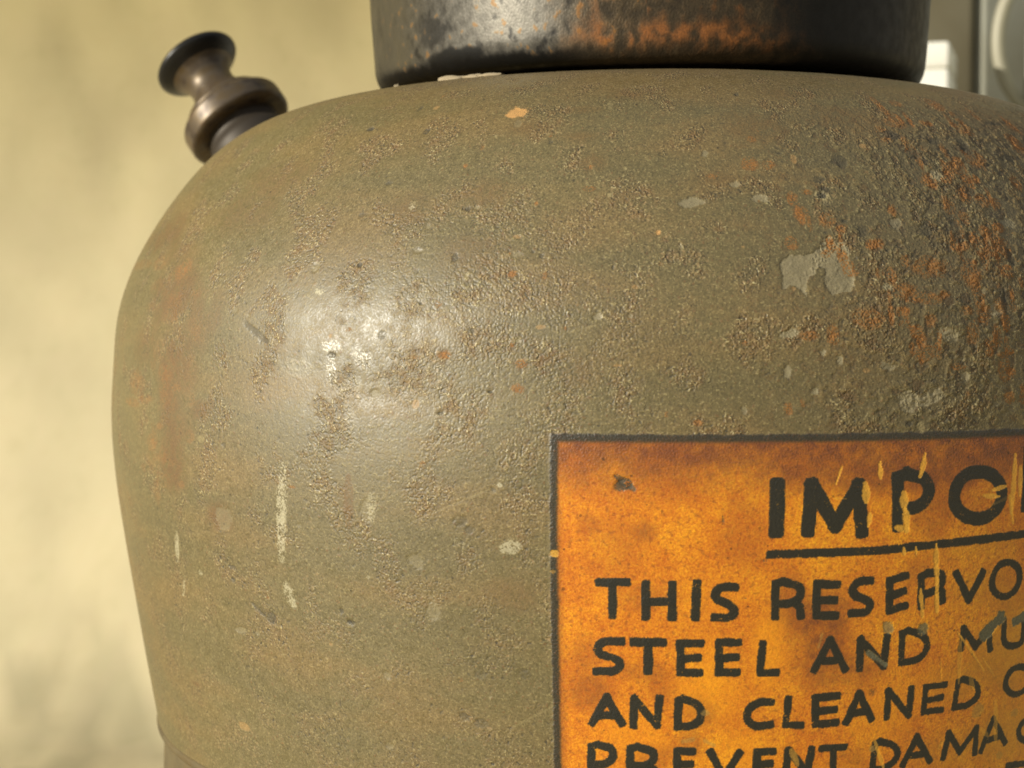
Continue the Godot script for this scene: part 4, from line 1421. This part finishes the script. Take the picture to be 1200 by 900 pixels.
	blot(PIT, -53.67, 194.81, 0.90, 0.42, 0.8)
	blot(PRIMER, -41.01, 130.09, 0.68, 0.29, 0.8)
	blot(RUST, -37.44, 166.06, 0.75, 0.32, 0.6)
	blot(PIT, -82.58, 189.97, 0.66, 0.50, 0.6)
	blot(PALE, -74.10, 189.31, 0.36, 0.33, 0.4)
	blot(PRIMER, -76.40, 141.59, 0.56, 0.34, 0.8)
	blot(PIT, -82.39, 187.48, 1.28, 0.33, 0.4)
	blot(RUST, -38.97, 148.53, 1.02, 0.39, 0.4)
	blot(PIT, -81.71, 164.88, 0.63, 0.42, 0.4)
	blot(PIT, -55.50, 192.97, 0.57, 0.58, 0.6)
	blot(RUST, -56.09, 191.31, 0.29, 0.33, 0.8)
	blot(PRIMER, -63.39, 178.16, 0.51, 0.33, 0.4)
	blot(PRIMER, -27.22, 205.82, 0.31, 0.25, 0.6)
	blot(TAN, -58.74, 199.31, 0.40, 0.33, 0.45)
	blot(RUST, 15.88, 145.91, 0.42, 0.49, 0.8)
	blot(RUST, 73.82, 101.78, 1.79, 1.42, 0.6)
	blot(PRIMER, 54.05, 148.66, 0.51, 0.52, 0.8)
	blot(STAIN, 31.61, 104.69, 0.37, 0.45, 0.4)
	blot(RUST, 22.72, 140.36, 0.29, 0.22, 0.4)
	blot(RUST, 30.78, 130.77, 0.98, 0.83, 0.8)
	blot(TAN, 16.41, 129.70, 0.36, 0.29, 0.45)
	blot(TAN, 24.39, 137.03, 0.36, 0.37, 0.45)
	blot(PIT, 38.58, 108.17, 0.28, 0.31, 0.6)
	blot(STAIN, 29.32, 128.36, 0.49, 0.24, 0.6)
	blot(PIT, 48.31, 152.31, 0.41, 0.35, 0.8)
	blot(RUST, 35.17, 155.74, 0.44, 0.39, 0.6)
	blot(PIT, 43.68, 159.29, 0.75, 0.55, 0.8)
	blot(PIT, 15.57, 141.92, 0.45, 0.28, 0.6)
	blot(RUST, 63.51, 136.51, 0.76, 0.63, 0.6)
	blot(PRIMER, 32.57, 121.19, 0.65, 0.50, 0.4)
	blot(PALE, 64.04, 121.83, 0.67, 0.37, 0.4)
	blot(RUST, 63.51, 136.51, 0.76, 0.42, 0.4)
	blot(PIT, 25.92, 110.38, 0.41, 0.22, 0.6)
	blot(PIT, 31.26, 126.93, 0.31, 0.19, 0.8)
	blot(RUST, 25.32, 156.06, 0.56, 0.40, 0.6)
	blot(PIT, 52.08, 148.28, 0.66, 0.58, 0.4)
	blot(PRIMER, 60.65, 156.38, 0.37, 0.40, 0.6)
	blot(PIT, 35.39, 124.59, 0.52, 0.37, 0.8)
	blot(RUST, 22.68, 105.05, 0.43, 0.36, 0.4)
	blot(RUST, 54.89, 154.51, 0.51, 0.45, 0.6)
	blot(TAN, 44.10, 108.44, 0.77, 0.58, 0.45)
	blot(PRIMER, 23.62, 156.22, 0.43, 0.32, 0.4)
	blot(TAN, 46.65, 123.20, 0.35, 0.23, 0.45)
	blot(PIT, 46.85, 152.31, 0.41, 0.21, 0.6)
	blot(PRIMER, 59.82, 137.14, 0.55, 0.58, 0.8)
	blot(RUST, 25.18, 155.43, 0.43, 0.55, 0.8)
	blot(STAIN, 60.65, 155.27, 0.72, 0.39, 0.8)
	blot(TAN, 63.19, 154.81, 0.56, 0.31, 0.45)
	blot(RUST, 29.38, 138.62, 0.22, 0.21, 0.8)
	blot(PALE, 54.23, 139.38, 0.26, 0.27, 0.8)
	blot(PALE, 45.89, 159.84, 0.63, 0.75, 0.8)
	blot(TAN, 36.26, 150.51, 0.60, 0.34, 0.45)
	blot(TAN, 28.48, 111.98, 0.69, 1.02, 0.45)
	blot(PALE, 17.96, 142.04, 0.56, 0.23, 0.8)
	blot(STAIN, 59.04, 126.55, 0.58, 0.66, 0.6)
	blot(RUST, 18.16, 116.15, 0.24, 0.27, 0.8)
	blot(RUST, 50.90, 144.00, 0.34, 0.29, 0.6)
	blot(STAIN, 84.63, 100.68, 1.06, 0.74, 0.8)
	blot(RUST, 65.88, 119.47, 1.38, 0.50, 0.8)
	blot(RUST, -107.78, 135.48, 1.75, 2.78, 0.2)
	blot(RUST, -108.73, 166.39, 2.63, 1.71, 0.4)
	blot(RUST, -90.23, 145.06, 1.75, 2.51, 0.2)
	blot(RUST, -102.09, 153.46, 1.47, 2.64, 0.2)
	blot(RUST, -113.95, 171.68, 2.10, 1.08, 0.2)
	blot(RUST, -116.75, 130.87, 5.21, 1.91, 0.3)
	blot(RUST, -108.33, 170.02, 4.01, 2.65, 0.2)
	blot(RUST, -117.75, 154.97, 5.16, 2.70, 0.4)
	blot(RUST, -99.47, 157.54, 1.40, 2.53, 0.2)
	blot(RUST, -104.79, 162.91, 1.58, 0.91, 0.4)
	blot(RUST, -100.92, 138.09, 1.45, 1.01, 0.4)
	blot(RUST, -101.44, 131.85, 2.28, 1.78, 0.3)
	blot(RUST, -105.85, 148.28, 3.63, 2.63, 0.2)
	blot(RUST, -105.03, 173.17, 3.67, 1.66, 0.3)
	blot(RUST, -113.39, 135.89, 4.56, 1.76, 0.2)
	blot(RUST, -100.78, 151.75, 2.15, 2.59, 0.2)
	blot(RUST, -101.44, 169.52, 3.36, 0.83, 0.2)
	blot(RUST, -92.18, 144.35, 1.82, 2.54, 0.2)
	blot(RUST, -102.34, 157.71, 2.26, 1.63, 0.3)
	blot(RUST, -93.20, 156.71, 2.77, 2.54, 0.2)
	blot(RUST, -112.45, 158.05, 4.39, 1.04, 0.4)
	blot(RUST, -104.47, 141.59, 1.58, 1.63, 0.2)
	blot(RUST, -94.32, 137.56, 1.94, 1.00, 0.4)
	blot(RUST, -103.51, 168.85, 3.47, 0.99, 0.2)
	blot(RUST, -92.89, 151.06, 1.83, 2.54, 0.2)
	blot(RUST, -107.88, 175.83, 1.77, 2.74, 0.3)
	blot(RUST, -102.74, 133.04, 3.51, 2.85, 0.4)
	blot(RUST, -104.48, 152.31, 2.35, 1.56, 0.3)
	blot(RUST, -101.01, 141.70, 2.17, 1.63, 0.3)
	blot(RUST, -100.68, 139.27, 2.18, 1.03, 0.2)
	blot(RUST, -108.84, 150.51, 1.75, 2.64, 0.2)
	blot(RUST, -95.44, 141.81, 1.30, 0.96, 0.2)
	blot(RUST, -96.56, 163.85, 1.98, 1.60, 0.2)
	blot(RUST, -103.12, 155.43, 2.28, 2.66, 0.4)
	blot(RUST, -107.38, 165.16, 1.70, 2.54, 0.3)
	blot(RUST, -93.07, 144.35, 2.78, 2.54, 0.2)
	blot(RUST, -97.77, 155.27, 2.03, 0.93, 0.4)
	blot(RUST, -104.33, 133.04, 3.63, 1.80, 0.4)
	blot(RUST, -103.50, 168.03, 1.53, 1.65, 0.3)
	blot(RUST, -120.67, 159.11, 5.79, 1.00, 0.4)
	blot(RUST, -103.16, 138.73, 3.48, 1.66, 0.3)
	blot(RUST, -133.45, 130.97, 13.15, 1.22, 0.3)
	blot(RUST, -112.70, 140.03, 4.42, 1.04, 0.2)
	blot(RUST, -92.29, 157.54, 1.22, 1.60, 0.2)
	blot(RUST, -103.96, 138.09, 1.57, 1.01, 0.2)
	blot(RUST, -92.47, 164.10, 1.83, 1.49, 0.4)
	blot(STAIN, -93.43, 145.54, 6.89, 4.77, 0.5)
	blot(STAIN, -86.05, 140.69, 2.74, 4.82, 0.5)
	blot(STAIN, -97.51, 162.25, 7.50, 3.50, 0.5)
	blot(STAIN, -93.55, 139.38, 3.15, 3.58, 0.5)
	blot(STAIN, -128.87, 124.68, 16.83, 3.16, 0.5)
	blot(STAIN, -98.67, 135.17, 5.69, 2.41, 0.5)
	blot(STAIN, -107.66, 136.10, 7.02, 3.84, 0.5)
	blot(STAIN, -110.62, 138.20, 4.66, 5.23, 0.5)
	blot(STAIN, -102.73, 156.71, 3.77, 2.29, 0.5)
	blot(STAIN, -100.29, 139.27, 5.81, 3.68, 0.5)
	blot(STAIN, -113.75, 147.26, 8.22, 5.02, 0.5)
	blot(STAIN, -93.97, 153.17, 5.01, 3.42, 0.5)
	blot(STAIN, -119.05, 122.83, 6.65, 4.82, 0.5)
	blot(STAIN, -122.00, 124.68, 12.89, 4.79, 0.5)
	# chips and knocks
	blot(PALE, 32.11, 119.65, 1.32, 1.08, 1.0)
	blot(PIT, 32.27, 119.65, 0.66, 0.54, 1.0)
	blot(TAN, -28.67, 99.19, 2.39, 1.69, 1.0)
	blot(TAN, 1.87, 127.03, 0.59, 0.61, 1.0)
	blot(PRIMER, -39.21, 182.65, 1.30, 1.16, 0.5)
	blot(PRIMER, -36.49, 190.97, 1.46, 1.92, 0.5)
	blot(PRIMER, -83.42, 178.82, 2.67, 2.24, 0.5)
	blot(PRIMER, -48.64, 174.83, 1.04, 2.08, 0.5)
	blot(PRIMER, -46.76, 203.65, 0.89, 0.58, 0.5)
	streak(WHITE, -66.19, 168.03, -68.33, 184.81, 1.41, 0.8)
	streak(WHITE, -67.87, 189.47, -66.66, 192.97, 1.41, 0.75)
	streak(WHITE, -100.93, 183.31, -102.37, 188.48, 1.05, 0.7)
	streak(WHITE, -100.31, 191.64, -102.21, 195.47, 0.53, 0.7)
	streak(WHITE, -47.42, 172.01, -47.56, 176.16, 1.05, 0.6)
	streak(WHITE, -23.67, 179.99, -21.14, 179.32, 1.41, 0.8)
	streak(WHITE, -32.36, 178.82, -30.41, 179.66, 0.70, 0.5)
	blot(WHITE, -24.05, 169.35, 0.59, 0.50, 0.9)
	blot(WHITE, -56.20, 160.03, 0.54, 0.47, 0.8)
	blot(WHITE, -59.81, 137.24, 1.16, 0.79, 0.9)
	blot(WHITE, -49.06, 186.31, 0.36, 0.50, 0.7)
	blot(WHITE, -93.44, 189.97, 0.98, 0.50, 0.6)
	blot(WHITE, -44.60, 121.37, 0.74, 0.50, 0.8)
	blot(WHITE, -20.50, 148.66, 0.28, 0.26, 0.6)
	blot(WHITE, -44.53, 120.55, 1.10, 0.41, 0.5)
	streak(WHITE, -58.87, 172.01, -58.42, 173.17, 0.70, 0.3)
	streak(STAIN, -51.86, 169.02, -52.37, 177.49, 1.11, 0.7)
	streak(PALE, -40.42, 176.33, -24.50, 169.52, 0.15, 0.5)
	streak(PALE, -72.42, 200.31, -68.64, 206.16, 0.18, 0.35)
	streak(PALE, -68.64, 206.16, -61.73, 215.19, 0.15, 0.3)
	streak(PALE, -23.40, 211.00, -15.60, 206.66, 0.23, 0.4)
	streak(PALE, -16.31, 145.06, -5.14, 142.26, 0.18, 0.3)
	streak(PALE, -25.45, 158.40, -16.29, 145.79, 0.14, 0.3)
	streak(PALE, -11.13, 111.54, -8.51, 118.38, 0.15, 0.5)
	streak(PALE, -105.93, 120.28, -105.09, 118.30, 0.46, 0.35)
	blot(SHINY, -55.52, 146.89, 2.37, 1.30, 0.75)
	blot(SHINY, -55.61, 150.78, 1.10, 2.93, 0.75)
	blot(SHINY, -49.36, 148.66, 2.24, 1.29, 0.75)
	blot(SHINY, -62.82, 150.65, 3.92, 1.77, 0.3)
	blot(SHINY, -52.46, 154.06, 3.54, 1.72, 0.3)
	blot(SHINY, -51.55, 159.11, 1.40, 2.08, 0.3)
	streak(PIT, -77.06, 142.95, -70.59, 146.27, 0.74, 0.45)
	streak(PIT, -77.70, 193.81, -74.90, 195.81, 0.46, 0.5)
	blot(PIT, -72.64, 196.14, 1.40, 1.17, 0.5)
	blot(PIT, -3.62, 168.85, 1.65, 1.07, 0.8)
	streak(PIT, -4.73, 167.54, -1.97, 169.52, 0.74, 0.7)
	blot(PIT, -29.22, 210.67, 1.45, 0.75, 0.35)
	blot(PIT, -32.06, 209.67, 1.14, 0.75, 0.35)
	blot(PIT, -20.69, 201.31, 0.91, 0.92, 0.35)
	blot(PIT, -30.99, 175.66, 1.37, 0.83, 0.35)
	blot(PIT, -29.52, 176.99, 0.91, 0.75, 0.35)
	blot(PIT, -28.74, 201.98, 1.10, 0.75, 0.35)
	blot(PIT, 32.89, 118.38, 1.17, 0.90, 0.6)
	blot(PIT, 32.11, 119.65, 0.66, 0.54, 0.6)
	blot(PIT, 64.13, 118.03, 1.50, 0.94, 0.6)
	blot(PIT, 61.77, 106.39, 1.60, 0.89, 0.6)
	blot(PIT, 37.94, 112.33, 1.79, 1.33, 0.6)
	blot(PIT, 85.67, 100.03, 2.71, 0.60, 0.6)
	blot(PIT, 32.56, 116.24, 1.18, 0.71, 0.6)
	blot(PIT, 51.18, 126.08, 1.08, 1.64, 0.6)
	blot(PIT, 57.46, 126.27, 0.76, 3.39, 0.6)
	blot(PIT, 38.34, 126.55, 0.81, 0.99, 0.6)
	blot(PIT, 67.65, 131.07, 0.82, 1.62, 0.6)
	blot(PIT, 63.90, 138.73, 0.76, 2.37, 0.6)
	blot(PIT, 69.44, 107.55, 1.47, 1.82, 0.6)
	blot(PIT, 80.21, 109.68, 2.77, 0.89, 0.6)
	blot(PIT, 52.19, 105.31, 2.52, 1.17, 0.6)
	blot(PIT, 54.98, 109.85, 1.87, 1.24, 0.6)
	# label
	blot(LABEL_STAIN, 28.76, 192.97, 6.01, 8.50, 0.9)
	blot(LABEL_STAIN, 23.34, 187.81, 3.65, 5.08, 0.5)
	blot(LABEL_STAIN, 2.08, 202.32, 3.77, 4.42, 0.4)
	blot(LABEL_STAIN, -9.60, 204.32, 5.16, 3.34, 0.6)
	blot(LABEL_STAIN, -1.55, 200.15, 4.34, 2.34, 0.4)
	blot(LABEL_STAIN, 9.73, 207.49, 3.23, 3.93, 0.75)
	blot(LABEL_STAIN, 8.07, 212.68, 3.85, 3.01, 0.6)
	blot(LABEL_STAIN, -0.17, 176.50, 2.50, 1.99, 0.6)
	blot(LABEL_STAIN, -9.21, 175.17, 2.24, 2.24, 0.4)
	blot(LABEL_STAIN, 34.12, 168.03, 19.50, 2.84, 0.55)
	blot(LABEL_STAIN, 49.59, 167.54, 11.51, 3.12, 0.6)
	blot(LABEL_STAIN, 5.95, 163.61, 19.35, 2.17, 0.45)
	blot(LABEL_STAIN, 33.09, 201.31, 9.34, 3.84, 0.5)
	blot(LABEL_STAIN, 0.57, 187.64, 8.48, 2.58, 0.35)
	blot(LABEL_STAIN, 47.60, 174.17, 4.88, 4.32, 0.4)
	blot(LABEL_STAIN, 54.99, 173.01, 5.18, 4.24, 0.3)
	blot(LABEL_STAIN, 2.18, 215.69, 3.87, 2.76, 0.5)
	blot(LABEL_STAIN, 37.46, 216.53, 4.93, 3.10, 0.4)
	blot(LABEL_STAIN, 37.58, 198.48, 6.34, 3.75, 0.35)
	blot(LABEL_STAIN, 45.99, 184.15, 3.26, 2.91, 0.4)
	blot(LABEL_STAIN, -10.93, 196.64, 3.21, 4.42, 0.35)
	blot(LABEL_STAIN, -5.05, 179.16, 5.60, 5.65, 0.25)
	blot(LABEL_STAIN, 15.80, 176.16, 4.20, 8.64, 0.25)
	blot(OLIVE, 67.48, 199.14, 10.35, 9.34, 0.55)
	blot(OLIVE, 60.13, 187.98, 7.45, 4.50, 0.35)
	blot(OLIVE, 70.22, 215.02, 8.82, 8.12, 0.6)
	blot(OLIVE, 56.57, 216.69, 9.54, 4.69, 0.4)
	blot(OLIVE, 57.47, 180.49, 10.78, 2.99, 0.3)
	blot(OLIVE, 56.71, 204.32, 7.41, 4.68, 0.35)
	blot(BRIGHT, 10.77, 202.15, 6.55, 8.85, 0.6)
	blot(BRIGHT, 20.79, 196.48, 3.82, 8.84, 0.6)
	blot(BRIGHT, 17.07, 214.18, 9.06, 4.60, 0.5)
	blot(BRIGHT, -2.28, 211.34, 7.40, 6.02, 0.4)
	blot(BRIGHT, 41.87, 210.84, 6.68, 6.19, 0.35)
	blot(BRIGHT, 48.01, 205.15, 8.63, 4.59, 0.3)
	blot(BRIGHT, 10.45, 187.64, 7.09, 4.33, 0.3)
	glyph("I", 21.03, 176.50, 0.28, 0.00, 0.03, -7.64, 1.26)
	glyph("M", 26.40, 176.50, 9.30, 0.33, -0.33, -7.64, 1.19)
	glyph("P", 42.10, 176.16, 5.72, -0.17, -0.50, -8.13, 1.05)
	glyph("O", 52.66, 175.50, 9.73, 0.17, -0.62, -7.96, 1.12)
	glyph("T", -7.82, 190.81, 4.71, -0.17, 0.06, -5.66, 0.70)
	glyph("H", 0.05, 190.81, 4.32, 0.00, -0.02, -5.50, 0.73)
	glyph("I", 8.03, 190.81, 0.29, 0.00, 0.19, -5.66, 0.77)
	glyph("S", 11.37, 190.97, 3.43, 0.00, -0.12, -5.33, 0.70)
	glyph("R", 21.58, 190.81, 4.40, 0.00, -0.22, -5.50, 0.70)
	glyph("E", 28.68, 190.81, 3.54, 0.17, -0.28, -5.33, 0.73)
	glyph("S", 34.83, 190.81, 3.38, -0.17, -0.35, -5.50, 0.70)
	glyph("E", 41.69, 190.47, 3.00, -0.67, -0.41, -5.16, 0.70)
	glyph("R", 47.67, 190.14, 4.11, -0.83, -0.48, -5.16, 0.70)
	glyph("V", 54.56, 189.47, 5.42, 0.17, -0.48, -4.66, 0.70)
	glyph("O", 62.10, 189.64, 6.20, -0.17, -0.72, -5.99, 0.63)
	glyph("S", -8.36, 200.48, 4.21, -0.17, 0.07, -5.34, 0.70)
	glyph("T", -1.91, 200.15, 4.76, 0.00, 0.00, -5.00, 0.77)
	glyph("E", 5.89, 200.31, 3.39, 0.00, -0.07, -5.00, 0.70)
	glyph("E", 12.47, 200.31, 3.20, 0.00, -0.14, -5.17, 0.70)
	glyph("L", 19.45, 200.48, 2.74, 0.00, 0.24, -5.00, 0.66)
	glyph("A", 28.88, 200.31, 5.53, 0.00, -0.29, -5.17, 0.70)
	glyph("N", 37.07, 200.31, 4.95, -0.17, -0.36, -5.00, 0.70)
	glyph("D", 44.84, 199.81, 5.04, -0.33, -0.47, -5.17, 0.63)
	glyph("M", 56.74, 198.14, 6.43, 0.67, -0.43, -3.67, 0.63)
	glyph("U", 66.24, 198.64, 4.80, 0.17, -0.71, -4.84, 0.59)
	glyph("A", -9.23, 209.50, 5.18, -0.17, 0.07, -4.51, 0.70)
	glyph("N", -2.06, 209.67, 4.49, -0.17, 0.00, -4.68, 0.70)
	glyph("D", 5.59, 209.83, 4.05, 0.00, -0.07, -4.68, 0.70)
	glyph("C", 17.49, 209.67, 4.35, 0.17, -0.17, -4.35, 0.70)
	glyph("L", 24.42, 209.67, 2.76, 0.17, 0.20, -4.51, 0.63)
	glyph("E", 29.71, 209.83, 3.97, -0.17, -0.30, -4.68, 0.70)
	glyph("A", 35.43, 209.67, 4.66, -0.33, -0.35, -4.68, 0.70)
	glyph("N", 43.13, 209.33, 4.71, -0.17, -0.43, -4.68, 0.63)
	glyph("E", 50.34, 209.00, 3.88, -0.17, -0.02, -4.51, 0.56)
	glyph("D", 56.72, 208.66, 4.96, 0.00, 0.08, -4.68, 0.59)
	glyph("O", 68.32, 207.83, 5.87, -0.17, -0.83, -5.01, 0.59)
	glyph("P", -9.46, 218.54, 3.78, -0.17, 0.09, -4.85, 0.70)
	glyph("R", -2.60, 218.70, 4.20, 0.00, 0.01, -4.86, 0.70)
	glyph("E", 5.65, 218.70, 2.70, 0.00, -0.07, -4.52, 0.70)
	glyph("V", 11.50, 218.70, 4.99, 0.17, -0.12, -4.35, 0.70)
	glyph("E", 19.53, 218.70, 2.76, 0.00, 0.10, -4.35, 0.70)
	glyph("N", 24.91, 218.54, 4.38, 0.00, 0.05, -4.35, 0.70)
	glyph("T", 31.51, 218.70, 4.28, 0.00, -0.33, -4.52, 0.63)
	glyph("D", 41.22, 218.70, 4.72, -0.33, -0.14, -4.69, 0.63)
	glyph("A", 47.30, 218.20, 5.49, -0.33, -0.51, -4.69, 0.63)
	glyph("M", 55.65, 217.70, 7.13, -0.17, 0.09, -4.52, 0.59)
	glyph("A", 64.16, 217.36, 5.65, -0.84, -0.88, -5.19, 0.59)
	glyph("G", 73.22, 216.86, 5.43, 0.17, -0.88, -4.52, 0.59)
	glyph("R", 67.60, 174.00, 8.50, -0.43, 0.0, -9.60, 1.10)
	glyph("T", 83.00, 173.70, 8.50, -0.43, 0.0, -9.60, 1.10)
	glyph("A", 95.00, 173.20, 9.00, -0.45, 0.0, -9.60, 1.10)
	glyph("N", 107.00, 172.80, 9.00, -0.45, 0.0, -9.60, 1.10)
	glyph("T", 119.00, 172.30, 8.50, -0.43, 0.0, -9.60, 1.10)
	glyph("I", 74.00, 188.97, 0.10, 0.00, 0.0, -6.50, 0.65)
	glyph("R", 79.00, 188.77, 5.00, 0.00, 0.0, -6.50, 0.65)
	glyph("S", 77.50, 198.14, 5.00, 0.00, 0.0, -6.30, 0.65)
	glyph("T", 84.50, 197.94, 5.50, 0.00, 0.0, -6.30, 0.65)
	glyph("E", 83.00, 215.36, 5.00, 0.00, 0.0, -6.30, 0.65)
	ruled(20.17, 180.32, 37.80, 180.15, 0.7)
	ruled(37.80, 180.15, 50.50, 179.49, 0.7)
	ruled(50.50, 179.49, 68.09, 178.82, 0.7)
	ruled(68.09, 178.82, 124.0, 174.62, 0.70)
	ruled(71.39, 221.05, 75.71, 221.22, .6)
	# scratches over the lettering
	streak(YELLOW, 35.93, 169.02, 36.22, 171.84, 0.75, 0.9)
	streak(YELLOW, 36.95, 173.84, 36.78, 176.00, 0.50, 0.9)
	streak(YELLOW, 42.88, 170.68, 43.10, 173.67, 0.75, 0.9)
	streak(YELLOW, 43.24, 173.34, 43.81, 176.99, 0.75, 0.9)
	streak(YELLOW, 41.71, 176.33, 43.80, 176.66, 0.62, 0.9)
	streak(YELLOW, 60.02, 170.85, 62.90, 170.35, 0.44, 0.9)
	streak(YELLOW, 58.33, 171.68, 61.60, 172.01, 0.50, 0.9)
	streak(YELLOW, 49.50, 179.49, 50.96, 191.31, 0.56, 0.9)
	streak(YELLOW, 47.23, 187.14, 48.17, 191.97, 0.44, 0.9)
	streak(YELLOW, 38.42, 165.45, 38.61, 168.03, 0.50, 0.9)
	streak(YELLOW, 46.60, 164.35, 45.72, 168.03, 0.56, 0.9)
	streak(YELLOW, 64.67, 165.16, 64.53, 175.00, 0.62, 0.9)
	streak(YELLOW, 65.86, 167.11, 66.08, 172.01, 0.50, 0.9)
	streak(YELLOW, 43.39, 179.82, 43.64, 180.99, 0.37, 0.9)
	streak(YELLOW, 45.63, 179.82, 45.88, 180.99, 0.31, 0.9)
	streak(YELLOW, 31.88, 166.06, 30.90, 168.85, 0.25, 0.9)
	streak(YELLOW, 63.81, 172.01, 65.12, 176.83, 0.37, 0.9)
	streak(YELLOW, 55.58, 195.14, 60.90, 200.81, 0.25, 0.8)
	streak(YELLOW, 60.90, 200.81, 62.48, 202.65, 0.19, 0.6)
	streak(YELLOW, 61.74, 200.15, 65.02, 203.82, 0.19, 0.6)
	streak(YELLOW, 56.39, 195.97, 57.09, 204.32, 0.50, 0.5)
	streak(YELLOW, 66.11, 208.33, 67.43, 216.02, 0.56, 0.6)
	streak(YELLOW, 59.55, 203.48, 60.60, 205.66, 0.50, 0.5)
	streak(YELLOW, 41.13, 213.51, 43.31, 218.37, 0.50, 0.7)
	streak(YELLOW, 25.58, 214.18, 26.98, 216.86, 0.62, 0.6)
	streak(YELLOW, 54.41, 215.86, 55.15, 214.68, 0.37, 0.5)
	streak(YELLOW, 30.73, 171.18, 32.78, 171.34, 0.15, 0.5)
	streak(YELLOW, 52.73, 199.48, 53.44, 203.99, 0.19, 0.4)
	streak(YELLOW, 63.53, 213.18, 65.38, 214.85, 0.50, 0.5)
	streak(CHIP, 61.55, 195.97, 64.63, 193.47, 1.29, 1.0)
	streak(CHIP, 68.71, 194.14, 70.42, 193.31, 1.11, 1.0)
	blot(CHIP, 48.53, 193.97, 1.02, 1.17, 0.8)
	streak(CHIP, 38.44, 197.64, 41.84, 199.98, 0.46, 0.9)
	blot(PRIMER, 41.76, 193.31, 1.29, 1.08, 0.7)
	blot(CHIP, 62.19, 209.83, 1.37, 1.25, 0.6)
	blot(CHIP, 40.92, 214.85, 0.67, 0.67, 0.7)
	blot(CHIP, 71.20, 211.17, 0.88, 0.59, 0.5)
	blot(CHIP, 68.80, 218.87, 0.85, 0.67, 0.5)
	blot(CHIP, 10.32, 207.49, 0.88, 0.58, 0.6)
	streak(CHIP, 6.59, 212.34, 8.35, 212.01, 0.37, 0.5)
	streak(CHIP, 10.44, 212.34, 11.94, 213.01, 0.37, 0.5)
	streak(CHIP, 60.29, 173.34, 63.11, 172.34, 0.28, 0.4)
	streak(CHIP, 29.39, 196.31, 29.88, 194.14, 0.28, 0.5)
	streak(YELLOW, -15.24, 180.15, -14.68, 180.82, 0.62, 0.8)
	streak(YELLOW, -15.59, 183.48, -15.02, 183.48, 0.37, 0.4)
	blot(PIT, 19.49, 181.32, 0.35, 0.25, 0.5)
	blot(PIT, 16.42, 187.64, 0.28, 0.17, 0.5)
	blot(PIT, 12.41, 174.50, 0.17, 0.83, 0.5)
	blot(PIT, 39.97, 204.65, 0.64, 0.58, 0.5)
